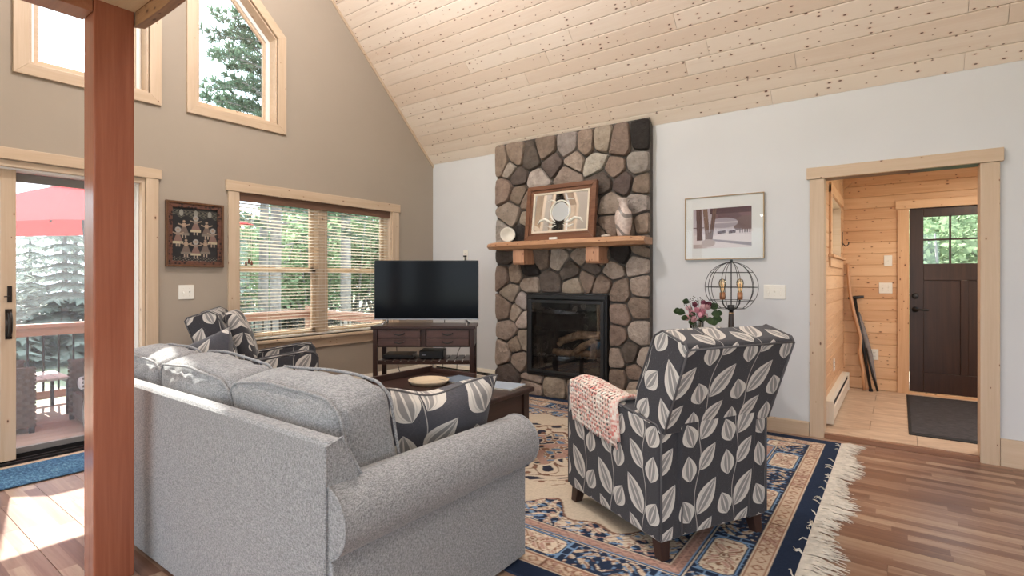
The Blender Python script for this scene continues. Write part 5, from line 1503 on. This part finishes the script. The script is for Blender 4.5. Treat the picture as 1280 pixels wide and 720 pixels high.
# ================================================================ side table, lamp, flowers
sd = thing('side_table', 'small dark side table hidden behind the foreground recliner, holding the lamp', 'table', (-1.16, 4.38, 0.013))
m = MB(); m.lathe([(0.0001, 0.575), (0.27, 0.575), (0.28, 0.585), (0.28, 0.60), (0.27, 0.605), (0.0001, 0.605)], n=40); m.build('top', M_espresso[0], sd, bevel=0)
for k in range(3):
    a = R(90+120*k); m = MB(); m.tube([(0.20*math.cos(a), 0.20*math.sin(a), 0.575), (0.22*math.cos(a), 0.22*math.sin(a), 0)], [0.02, 0.014], 8); m.build('leg', M_espresso[2], sd, smooth=True)
la = thing('table_lamp', 'black wire globe table lamp with two filament bulbs', 'lamp', (-1.073, 4.40, 0.618))
zc = 0.563; rg = 0.196
m = MB(); m.lathe([(0.0001, 0), (0.085, 0), (0.085, 0.012), (0.03, 0.022), (0.028, 0.03), (0.030, 0.05), (0.019, zc-rg-0.02), (0.016, zc-rg)], n=20); m.build('base', wood('lamp_stem', (0.05, 0.03, 0.022), (0.02, 0.013, 0.01), 2, 0.35, 0, 0), la, smooth=True)
m = MB(); m.lathe([(0.017, zc-rg-0.015), (0.017, zc-rg+0.01), (0.026, zc-rg+0.012), (0.026, zc-rg+0.055), (0.0001, zc-rg+0.056)], n=20); m.build('collar', M_black, la, smooth=True)
m = MB(); m.lathe([(0.0185, zc-rg-0.018), (0.0185, zc-rg-0.004)], n=20); m.build('brass_ring', plain('aged_brass', (0.42, 0.28, 0.16), 0.35, 0.9), la, smooth=True)
m = MB(); zb = zc-rg*0.86
for k in range(5):
    a = R(36*k+10); P = []
    for i in range(41):
        q = R(-210+ 300*i/40 + 60)
        P.append((rg*math.cos(q)*math.cos(a), rg*math.cos(q)*math.sin(a), zc+rg*math.sin(q)))
    P = [p for p in P if p[2] > zb-0.02]
    m.tube([(rg*math.cos(R(d_))*math.cos(a), rg*math.cos(R(d_))*math.sin(a), zc+rg*math.sin(R(d_))) for d_ in range(-59, 240, 7)], 0.0026, 6)
for (zz) in (0.115, 0.0, -0.105, -rg*0.86):
    rr_ = math.sqrt(max(0.0001, rg*rg-zz*zz)); m.tube([(rr_*math.cos(R(a)), rr_*math.sin(R(a)), zc+zz) for a in range(0, 360, 10)], 0.0026, 6, closed=True)
m.build('wire_globe', M_black, la, smooth=True)
m = MB(); m.tube([(0, 0, zc-rg+0.05), (0, 0, zc+rg+0.01)], 0.0045, 8); m.lathe([(0.012, zc+rg-0.005), (0.012, zc+rg+0.022), (0.0001, zc+rg+0.023)], n=14)
m.build('centre_rod', M_black, la)
M_bulb = glassmat('amber_bulb_glass', (1.0, 0.90, 0.72), 0.4)
M_fil = bpy.data.materials.new('filament'); t = NT(M_fil); t.base((1, 0.7, 0.3)); t.set(Emission_Color=(1, 0.62, 0.25, 1), Emission_Strength=1.0)
for sg in (-1, 1):
    x, y = sg*0.070*0.806, sg*0.070*0.591
    m = MB(); m.tube([(sg*0.01, 0, zc-rg*0.86), (x*0.6, y*0.6, zc-rg*0.86), (x*0.95, y*0.95, zc-0.13), (x, y, zc-0.10)], 0.005, 8); m.build('arm', M_black, la, smooth=True)
    m = MB(); m.lathe([(0.015, zc-0.10), (0.021, zc-0.092), (0.021, zc-0.045), (0.016, zc-0.04)], (x, y, 0), 16); sk = m.build('socket', plain('copper', (0.45, 0.22, 0.12), 0.35, 0.9), la, smooth=True)
    m = MB(); m.lathe([(0.014, zc-0.042), (0.016, zc-0.02), (0.027, zc+0.02), (0.028, zc+0.04), (0.020, zc+0.06), (0.0001, zc+0.068)], (x, y, 0), 16); m.build('bulb', M_bulb, sk, smooth=True)
    m = MB(); m.tube([(x-0.006, y, zc-0.03), (x-0.008, y, zc+0.03), (x, y, zc+0.04), (x+0.008, y, zc+0.03), (x+0.006, y, zc-0.03)], 0.0012, 5); m.build('filament', M_fil, sk)
fv = thing('flower_vase', 'clear glass vase holding a bouquet of pink roses beside the lamp', 'vase', (-1.315, 4.31, 0.618))
m = MB(); m.lathe([(0.0001, 0), (0.042, 0), (0.046, 0.01), (0.055, 0.285), (0.058, 0.30), (0.054, 0.30), (0.050, 0.28), (0.042, 0.02), (0.0001, 0.018)], n=24); m.build('glass', glassmat('vase_glass', (0.9, 0.93, 0.92), 0.5), fv, smooth=True)
m = MB()
for k in range(14):
    a = k*2.4; m.tube([(0.02*math.cos(a), 0.02*math.sin(a), 0.03), (0.03*math.cos(a+1), 0.03*math.sin(a+1), 0.25), (0.05*math.cos(a+1.4), 0.05*math.sin(a+1.4), 0.36)], 0.003, 5)
m.build('stems', plain('stem_green', (0.04, 0.07, 0.025), 0.7), fv)
rb = random.Random(8)
M_rose = [plain('rose_pink', (0.62, 0.27, 0.33), 0.7, var=0.15, vs=40), plain('rose_pale', (0.68, 0.42, 0.44), 0.7, var=0.15, vs=40), plain('rose_plum', (0.20, 0.045, 0.075), 0.7, var=0.2, vs=40)]
spots = [(-0.02, -0.07, .375, 0), (0.03, -0.065, .40, 1), (-0.065, -0.05, .35, 0), (-0.05, -0.06, .30, 1), (0.0, -0.08, .335, 0), (0.055, -0.04, .325, 1), (0.08, -0.03, .395, 1), (-0.03, -0.03, .415, 2), (0.05, 0.0, .43, 2), (0.095, 0.0, .415, 2), (-0.085, -0.02, .31, 1), (0.02, -0.075, .36, 0), (0.06, 0.03, .36, 0), (-0.05, 0.04, .38, 1)]
for (x, y, z, c) in spots:
    X_ = CAMR*x + CAMF*y; m = MB(); s_ = rb.uniform(0.030, 0.037)
    for q in range(9):      # overlapping cupped petals
        a = q*2.4; rr_ = s_*(0.25+0.09*q); tl = 12+7*q
        vs = []; 
        for i in range(4):
            for j in range(5):
                u, v = i/3, (j-2)/2
                ang = a + v*0.85; rad = rr_*(0.55+0.45*u) ; vs.append((rad*math.cos(ang), rad*math.sin(ang), s_*(1.35*u*(1-0.06*q)) - s_*0.3 - 0.12*s_*v*v*u))
        m.add(vs, [(i*5+j, i*5+j+1, i*5+j+6, i*5+j+5) for i in range(3) for j in range(4)])
    m.ball((0, 0, 0.1*s_), s_*0.45, 8)
    o = m.build('rose', M_rose[c], fv, smooth=True); o.location = (X_.x, X_.y, z); o.rotation_euler = (-y*5+0.3, x*5, rb.uniform(0, 6))
M_gl = plain('dark_leaf', (0.035, 0.07, 0.022), 0.45, var=0.35, vs=30)
lfs = [(-0.10, -0.03, .35, -0.115, 0.05), (-0.12, 0.0, .365, -0.07, 0.045), (-0.085, -0.06, .31, -0.03, 0.04), (0.10, -0.03, .345, 0.05, 0.05), (0.12, 0.0, .31, 0.06, 0.055), (0.075, -0.05, .28, 0.03, 0.05), (0.11, 0.02, .39, 0.05, 0.05), (0.0, -0.05, .30, 0.0, 0.045), (-0.03, -0.08, .345, -0.03, 0.04), (0.15, 0.01, .345, 0.07, 0.04), (-0.04, 0.05, .43, -0.06, 0.04), (0.04, -0.07, .30, 0.02, 0.05), (-0.02, -0.06, .28, -0.02, 0.045)]
for (x, y, z, dxx, s_) in lfs:
    m = MB(); K = 8; vs = []
    for i in range(K+1):
        q = i/K; w_ = s_*0.62*math.sin(math.pi*min(1, q*1.02))**0.8
        b = 0.012*math.sin(q*3); vs += [(q*s_*1.5, -w_, b+0.008), (q*s_*1.5, 0, b), (q*s_*1.5, w_, b+0.008)]
    m.add(vs, [f_ for i in range(K) for f_ in ((3*i, 3*i+1, 3*i+4, 3*i+3), (3*i+1, 3*i+2, 3*i+5, 3*i+4))])
    X_ = CAMR*x + CAMF*y
    o = m.build('leaf', M_gl, fv, smooth=True); o.location = (X_.x, X_.y, z)
    o.rotation_euler = (R(70), R(rb.uniform(-25, 15)), R(36.25) + (math.pi if dxx < 0 else 0))
m = MB()
for (x, y, z) in ((-0.06, 0, .45), (-0.03, -0.01, .47), (0.0, 0.01, .455), (-0.09, 0, .43), (0.02, 0, .46), (0.05, 0.01, .45)):
    X_ = CAMR*x + CAMF*y; m.tube([(X_.x*0.3, X_.y*0.3, 0.33), (X_.x, X_.y, z)], 0.0016, 4)
    for q in range(5): m.ball((X_.x+rb.uniform(-.015, .015), X_.y+rb.uniform(-.015, .015), z+rb.uniform(-.015, .02)), 0.004, 5)
m.build('filler_sprig', plain('sprig', (0.05, 0.05, 0.035), 0.8), fv)

bk_ = thing('basket', 'cream basket on the floor by the hearth, mostly hidden behind the recliner', 'basket', (-1.90, 4.42, 0.014))
m = MB(); m.lathe([(0.0001, 0), (0.12, 0), (0.15, 0.06), (0.16, 0.14), (0.155, 0.20), (0.165, 0.21), (0.155, 0.215), (0.14, 0.20), (0.13, 0.03), (0.0001, 0.02)], n=28); m.build('body', plain('cream_weave', (0.55, 0.47, 0.37), 0.8, var=0.25, vs=60, bump=0.6, bs=90), bk_, smooth=True)

# ================================================================ pictures on the walls
def folk_fn(X, Y):
    W_, H_ = 0.36, 0.44
    out = np.empty(X.shape+(3,)); out[:] = (0.018, 0.017, 0.018)
    r_ = np.random.RandomState(4)
    def put(mk, c): out[mk] = c
    top = (Y > 0.365+0.012*np.sin(X*70)) & (Y < 0.42); put(top & (np.sin(X*190+6*np.sin(Y*120)) > 0.1), (0.11, 0.10, 0.075))
    for i in range(3): cx_ = 0.07+0.11*i; put(np.hypot((X-cx_)*1.0, (Y-0.395)*0.6) < 0.016, (0.23, 0.22, 0.19))
    put((Y < 0.035) & (np.sin(X*240)*np.sin(Y*310+X*60) > 0.45), (0.17, 0.155, 0.12))
    figs = [(0.18, 0.285, 0), (0.09, 0.255, 1), (0.265, 0.255, 1), (0.045, 0.185, 0), (0.315, 0.19, 0), (0.105, 0.10, 1), (0.18, 0.09, 0), (0.255, 0.105, 1)]
    for (fx_, fy_, k) in figs:
        skirt = (0.145, 0.105, 0.085) if k else (0.20, 0.12, 0.10); hem = (0.42, 0.36, 0.24) if not k else (0.18, 0.15, 0.12); head = (0.30, 0.28, 0.25) if not k else (0.05, 0.045, 0.04)
        dx_ = (X-fx_)*0.80; dy_ = (Y-fy_)*0.80
        put((dy_ > -0.03) & (dy_ < 0.022) & (np.abs(dx_) < 0.012+(0.022-dy_)*0.38), skirt)
        put((dy_ > -0.035) & (dy_ < -0.020) & (np.abs(dx_) < 0.032), hem)
        put((dy_ > 0.02) & (dy_ < 0.045) & (np.abs(dx_) < 0.011), (0.34, 0.24, 0.17) if k else (0.22, 0.17, 0.14))
        put(np.hypot(dx_, dy_-0.056) < (0.018 if not k else 0.011), head); put(np.hypot(dx_, dy_-0.056) < 0.008, (0.30, 0.21, 0.15))
        for sg in (-1, 1):
            put((np.abs(dx_-sg*0.009) < 0.004) & (dy_ > -0.055) & (dy_ < -0.033), (0.33, 0.26, 0.2))
            put((np.abs(dy_-0.035-sg*dx_*0.35+0.008) < 0.004) & (sg*dx_ > 0.009) & (sg*dx_ < 0.036), (0.30, 0.22, 0.16))
    return out*(0.9+0.2*r_.rand(*X.shape)[..., None])
M_print = vcol('print', 0.35, 0, spec=0.4)
fa = thing('framed_picture', 'dark folk-art picture of dancing figures, ornate brown frame, by the window', 'picture', (XW+0.002, 1.987, 1.345), R(90))
def pic_frame(nm, w, h, wd, dp, mat, parent, z0=0.0, bevel=0.003):
    return frame_ring(nm, w, h, wd, -dp, 0.0, mat, parent, z0, bevel)
fmt_ = bpy.data.materials.new('carved_frame'); t = NT(fmt_); co = t.coord()
v_ = t.voronoi(co, 42.0)['Distance']; t.base(t.ramp(v_, [(0.12, (0.012, 0.006, 0.005)), (0.36, (0.02, 0.008, 0.007)), (0.38, (0.085, 0.034, 0.022)), (0.7, (0.13, 0.052, 0.032))])); t.rough(0.4)
pic_frame('outer_frame', 0.448, 0.535, 0.018, 0.03, wood('gilt_brown', (0.17, 0.078, 0.035), (0.07, 0.03, 0.016), 2, 0.3, 0, 0), fa)
pic_frame('carved_band', 0.412, 0.499, 0.032, 0.022, fmt_, fa, 0.018)
o = painted('print', 0.352, 0.439, 176, 220, folk_fn, M_print, fa); o.location = (-0.176, -0.010, 0.048); o.rotation_euler = (R(90), 0, 0)
part('backing', M_black, fa, (-0.2, 0.2, -0.008, -0.001, 0.02, 0.51), bevel=0)

def snow_fn(X, Y):
    W_, H_ = 0.485, 0.345
    u, v = X/W_, Y/H_
    out = np.empty(X.shape+(3,)); r_ = np.random.RandomState(2)
    base = np.stack([0.40+0.25*(1-v), 0.33+0.25*(1-v), 0.36+0.24*(1-v)], -1); out[:] = base
    def put(mk, c): out[mk] = c
    n1 = np.sin(u*9+2*np.sin(v*7))+np.sin(v*13+3*np.sin(u*5))
    hill = v > 0.72-0.10*u+0.03*np.sin(u*14); put(hill & (u > 0.33), (0.14, 0.075, 0.085)); put(hill & (n1 > 0.7) & (u > 0.33), (0.19, 0.10, 0.11)); put((v > 0.86) & (u > 0.3), (0.09, 0.04, 0.05))
    blob = np.hypot((u-0.9)/0.20, (v-0.56)/0.21) < 1; put(blob, (0.19, 0.115, 0.115)); put(blob & (np.sin(u*160+v*90) > 0.3), (0.15, 0.085, 0.085))
    pond = np.hypot((u-0.53)/0.25, (v-0.62)/0.13) < 1; put(pond, (0.36, 0.31, 0.34)); put(pond & (np.abs(v-0.63) < 0.02), (0.55, 0.48, 0.5))
    snow = v < 0.40-0.04*np.sin(u*5); put(snow, (0.62, 0.53, 0.53)); put(snow & (v < 0.33+0.02*np.sin(u*12)), (0.69, 0.61, 0.60))
    for cx_, w_ in ((0.50, 0.07), (0.68, 0.06)): put((np.abs(u-cx_) < w_) & (np.abs(v-0.39-0.15*(u-cx_)) < 0.035), (0.10, 0.05, 0.055))
    put((u > 0.80) & (v > 0.36) & (v < 0.44) & (np.sin(u*150) > 0), (0.10, 0.06, 0.06))
    path = (np.abs(v-0.20+0.20*(u-0.35)) < 0.03*(0.4+u)) & (u > 0.30); put(path, (0.30, 0.25, 0.27))
    for cx_, w_, lean, c in ((0.115, 0.050, -0.01, (0.13, 0.065, 0.055)), (0.255, 0.040, -0.03, (0.22, 0.12, 0.085)), (0.315, 0.035, 0.05, (0.16, 0.085, 0.065))):
        tr_ = (np.abs(u-cx_-lean*(v-0.3)*2) < w_*(1+0.35*np.maximum(0, 0.3-v)*3)) & (v > 0.20); put(tr_, c); put(tr_ & (np.sin(u*170+np.sin(v*30)) > 0.6), tuple(x*0.6 for x in c))
    put((np.hypot((u-0.27)/0.12, (v-0.13)/0.10) < 1), (0.42, 0.32, 0.29)); put((np.abs(v-0.52) < 0.012) & (u < 0.2), (0.12, 0.06, 0.06))
    put((v < 0.10) & (u < 0.25) & (n1 > 0.2), (0.46, 0.36, 0.33))
    return out*(0.93+0.14*r_.rand(*X.shape)[..., None])
sp_ = thing('framed_print', 'thin-framed snowy landscape print with white mat on the pale wall', 'picture', (-1.228, YB-0.002, 1.416), 0)
pic_frame('frame', 0.655, 0.552, 0.007, 0.026, plain('brass_frame', (0.36, 0.24, 0.13), 0.3, 0.7), sp_, 0, 0.001)
part('mat_board', plain('white_mat', (0.74, 0.73, 0.71), 0.5), sp_, (-0.322, 0.322, -0.016, -0.004, 0.006, 0.546), bevel=0)
o = painted('print', 0.485, 0.345, 194, 138, snow_fn, M_print, sp_); o.location = (-0.255, -0.0172, 0.10); o.rotation_euler = (R(90), 0, 0)
part('glazing', glassmat('print_glass', (1, 1, 1), 0.0), sp_, (-0.322, 0.322, -0.0215, -0.0195, 0.006, 0.546), bevel=0)

# ================================================================ plates, heaters, small things
def plate(label, x, y, z, rz, gangs, kind='switch', cat=None, name=None):
    r = thing(name or ('light_switch' if kind == 'switch' else 'wall_outlet'), label, cat or ('switch' if kind == 'switch' else 'outlet'), (x, y, z), R(rz))
    w = 0.072 + 0.046*(gangs-1)
    part('cover_plate', M_white, r, (-w/2, w/2, -0.007, 0.0, -0.058, 0.058), bevel=0.003)
    for g in range(gangs):
        xx = (g-(gangs-1)/2)*0.046
        if kind == 'switch':
            m = MB(); m.box(xx-0.005, xx+0.005, -0.009, -0.007, -0.012, 0.012); m.prism([(-0.008, -0.004), (-0.018, 0.008 if g % 2 else -0.010), (-0.008, 0.006)], 0, xx-0.004, xx+0.004); m.build('toggle', M_white, r)
            for zz in (0.030, -0.030):
                m = MB(); m.ball((xx, -0.0072, zz), (0.003, 0.001, 0.003), 6); m.build('screw', M_cream, r)
        else:
            for zz in (-0.02, 0.02):
                m = MB(); m.rbox(0.034, 0.004, 0.028, 0.0019, 4, M=T(xx, -0.0075, zz)); sk = m.build('socket', M_white, r)
                part('slot', M_slot, sk, (xx-0.008, xx-0.0055, -0.0102, -0.0094, zz-0.004, zz+0.006), (xx+0.0055, xx+0.008, -0.0102, -0.0094, zz-0.004, zz+0.006), bevel=0)
    return r
plate('white double light switch on the window wall below the folk-art picture', XW, 1.921, 1.137, 90, 2)
plate('white triple light switch on the pale wall left of the cased opening', -0.826, YB, 1.139, 0, 3)
plate('white single switch on the entry back wall, above the double one', -0.096, FY1, 1.439, 0, 1)
plate('white double switch on the entry back wall near the door casing', -0.117, FY1, 1.147, 0, 2)
plate('white outlet low on the entry back wall, beside the sticks', -0.217, FY1, 0.425, 0, 1, 'outlet')
plate('white outlet low on the entry left wall above the heater', FX0, 5.83, 0.433, 90, 1, 'outlet')
r = plate('white cable outlet above the television near the corner', -4.19, YB, 1.53, 0, 1, 'outlet')
m = MB(); m.tube([(0.0, -0.012, -0.015), (0.01, -0.03, -0.02), (0.012, -0.03, -0.06), (0.005, -0.025, -0.14), (0.0, -0.02, -0.30)], 0.006, 6); m.box(-0.012, 0.022, -0.035, -0.010, -0.024, -0.006); m.build('plug', M_black, r)
def heater(label, x, y, z, rz, L):
    r = thing('baseboard_heater', label, 'heater', (x, y, z), R(rz))
    m = MB(); m.prism([(0.0, 0.02), (-0.062, 0.02), (-0.065, 0.125), (-0.052, 0.132), (-0.045, 0.128), (-0.045, 0.15), (-0.052, 0.165), (-0.035, 0.192), (0.0, 0.198)], 0, 0, L); m.build('cover', M_cream, r)
    part('slot', M_slot, r, (0.03, L-0.03, -0.0535, -0.044, 0.131, 0.143), (0.03, L-0.03, -0.0525, -0.042, 0.150, 0.162), bevel=0)
    part('end_cap', M_cream, r, (-0.004, 0.03, -0.068, 0, 0.01, 0.20), (L-0.03, L+0.004, -0.068, 0, 0.01, 0.20), bevel=0.004)
    part('foot', M_black, r, (0.05, L-0.05, -0.05, -0.005, 0, 0.02), bevel=0)
heater('cream baseboard heater along the window wall into the corner', XW, 2.20, 0, 90, 2.50)
heater('cream baseboard heater between the corner and the stone fireplace', -4.66, YB, 0, 0, 0.98)
heater('cream baseboard heater along the entry left wall', FX0, 5.05, FZ, 90, 1.68)
# walking sticks in the entry corner
M_stk = wood('peeled_stick', (0.62, 0.36, 0.20), (0.42, 0.21, 0.11), 2, 0.4, 0, 0)
m = MB(); m.tube([(-0.30, 6.80, FZ+0.01), (-0.315, 6.815, 0.25), (-0.345, 6.83, 0.45), (-0.335, 6.85, 0.60), (-0.40, 6.88, 0.88), (-0.44, 6.895, 1.10), (-0.455, 6.91, 1.30), (-0.462, 6.92, 1.415)], [0.016, 0.016, 0.018, 0.016, 0.018, 0.017, 0.016, 0.014], 8)
tag(m.build('walking_stick', M_stk, None, smooth=True), 'crooked peeled-wood walking stick leaning in the entry corner', 'stick')
r = thing('cane', 'black T-handled cane leaning beside the wooden walking stick', 'cane', (0, 0, 0))
m = MB(); m.tube([(-0.245, 6.83, FZ+0.012), (-0.395, 6.915, 1.03)], [0.014, 0.016], 8); m.build('shaft', M_black, r, smooth=True)
m = MB(); m.tube([(-0.455, 6.90, 1.03), (-0.395, 6.915, 1.04), (-0.31, 6.915, 1.05)], [0.012, 0.018, 0.014], 8); m.build('handle', M_black, r, smooth=True)
m = MB(); m.lathe([(0.02, 0), (0.018, 0.03), (0.0001, 0.031)], (-0.245, 6.83, FZ), 10); m.build('rubber_tip', M_slot, r)
r = thing('trekking_pole', 'grey and black folded umbrella leaning behind the cane in the entry corner', 'umbrella', (0, 0, 0))
m = MB(); m.tube([(-0.19, 6.875, FZ+0.015), (-0.205, 6.88, 0.14), (-0.26, 6.895, 0.42), (-0.32, 6.912, 0.70), (-0.36, 6.92, 0.88)], [0.010, 0.012, 0.032, 0.026, 0.012], 9); m.build('canopy', plain('grey_nylon', (0.22, 0.19, 0.18), 0.7, var=0.3, vs=12), r, smooth=True)
m = MB(); m.tube([(-0.186, 6.87, FZ+0.004), (-0.225, 6.868, 0.20), (-0.285, 6.872, 0.50)], [0.011, 0.013, 0.008], 8); m.build('strap', M_black, r, smooth=True)
r.name = 'folded_umbrella'
r = thing('coat_hook', 'black coat hook on the entry left wall beyond the small window', 'hook', (FX0, 6.80, 1.68))
part('plate', M_black, r, (0, 0.004, -0.012, 0.012, -0.08, 0.08)); m = MB(); m.tube([(0.003, 0, -0.05), (0.03, 0, -0.08), (0.055, 0, -0.06), (0.058, 0, -0.035)], 0.006, 7); m.build('hook', M_black, r, smooth=True)
# small bracket in the top corner of the entry
r = thing('corner_bracket', 'small wooden brace high in the entry corner', 'bracket', (FX0, FY1, 2.26))
m = MB(); m.prism([(0, 0.095), (0.15, 0.095), (0, -0.02)], 1, -0.03, 0); m.build('brace', M_foyer[0], r)

# ================================================================ added fill lamps, all out of view
def fill_downlight(label, x, y, z, power, r=0.09, color=(1.0, 0.95, 0.90), size=0.16):  # fill lights added out of view to brighten the room
    t_ = thing('soffit_fill_light', label, 'light', (x, y, z), 0, 'unseen fill lights under the loft')
    m = MB(); m.lathe([(r, -0.006), (r+0.015, -0.004), (r+0.015, 0.0), (r, 0.0)], n=28); m.build('trim_ring', M_vinyl, t_)
    lm = bpy.data.materials.get('fill_lens')
    if lm is None:
        lm = bpy.data.materials.new('fill_lens'); q = NT(lm); q.base((0.9, 0.88, 0.84)); q.set(Emission_Color=(1, 0.9, 0.78, 1), Emission_Strength=4.0)
    m = MB(); m.lathe([(0.0001, -0.003), (r, -0.003), (r, -0.001)], n=28); m.build('lens', lm, t_)
    ld = bpy.data.lights.new('bulb', 'AREA'); ld.shape = 'DISK'; ld.size = size; ld.energy = power; ld.color = color
    lo = bpy.data.objects.new('bulb', ld); C.objects.link(lo); lo.parent = t_; lo.location = (0, 0, -0.012)
for (x, y, p, lb) in ((-1.9, -0.6, 12, 'unseen fill light in the loft soffit near the cedar post'), (0.2, -0.6, 12, 'unseen fill light in the loft soffit behind the viewer'), (1.6, -0.6, 12, 'unseen fill light in the loft soffit farthest from the windows'), (-0.2, 0.35, 10, 'unseen fill light in the loft soffit nearest its live-edge board')):
    fill_downlight(lb, x, y, 2.369, p)
e_ = thing('entry_fill_light', 'unseen round fill light on the entry ceiling', 'light', (0.75, 5.7, 2.36))  # fixture added out of view to brighten the entry
m = MB(); m.lathe([(0.15, 0), (0.15, -0.03), (0.12, -0.06), (0.0001, -0.07)], n=28); m.build('shade', plain('opal', (0.85, 0.82, 0.76), 0.3), e_, smooth=True)
ld = bpy.data.lights.new('bulb', 'AREA'); ld.shape = 'DISK'; ld.size = 0.3; ld.energy = 20; ld.color = (1, 0.86, 0.70)
lo = bpy.data.objects.new('bulb', ld); C.objects.link(lo); lo.parent = e_; lo.location = (0, 0, -0.08)
# unseen globe pendants added under the ridge to brighten ceiling and walls
def pendant(label, x, power):
    r = thing('fill_pendant', label, 'light', (x, RIDY, 4.35), 0, 'added fill pendants under the ridge')
    m = MB(); m.tube([(0, 0, 0.17), (0, 0, RIDZ-4.35-0.02)], 0.006, 6); m.build('cord', M_black, r)
    m = MB(); m.lathe([(0.06, 0.16), (0.06, 0.19), (0.02, 0.21), (0.0001, 0.21)], n=20); m.build('cap', M_black, r, smooth=True)
    gl_ = bpy.data.materials.get('clear_globe')
    if gl_ is None: gl_ = glassmat('clear_globe', (1, 0.99, 0.97), 0.3)
    m = MB(); m.ball((0, 0, 0), 0.17, 24); m.build('globe', gl_, r, smooth=True)
    ld = bpy.data.lights.new('bulb', 'POINT'); ld.energy = power; ld.shadow_soft_size = 0.12; ld.color = (0.95, 0.97, 1.0)
    lo = bpy.data.objects.new('bulb', ld); C.objects.link(lo); lo.parent = r
pendant('unseen fill globe pendant hanging from the ridge above the sofa', -2.9, 155)
pendant('unseen fill globe pendant hanging from the ridge before the fireplace wall', -0.3, 30)
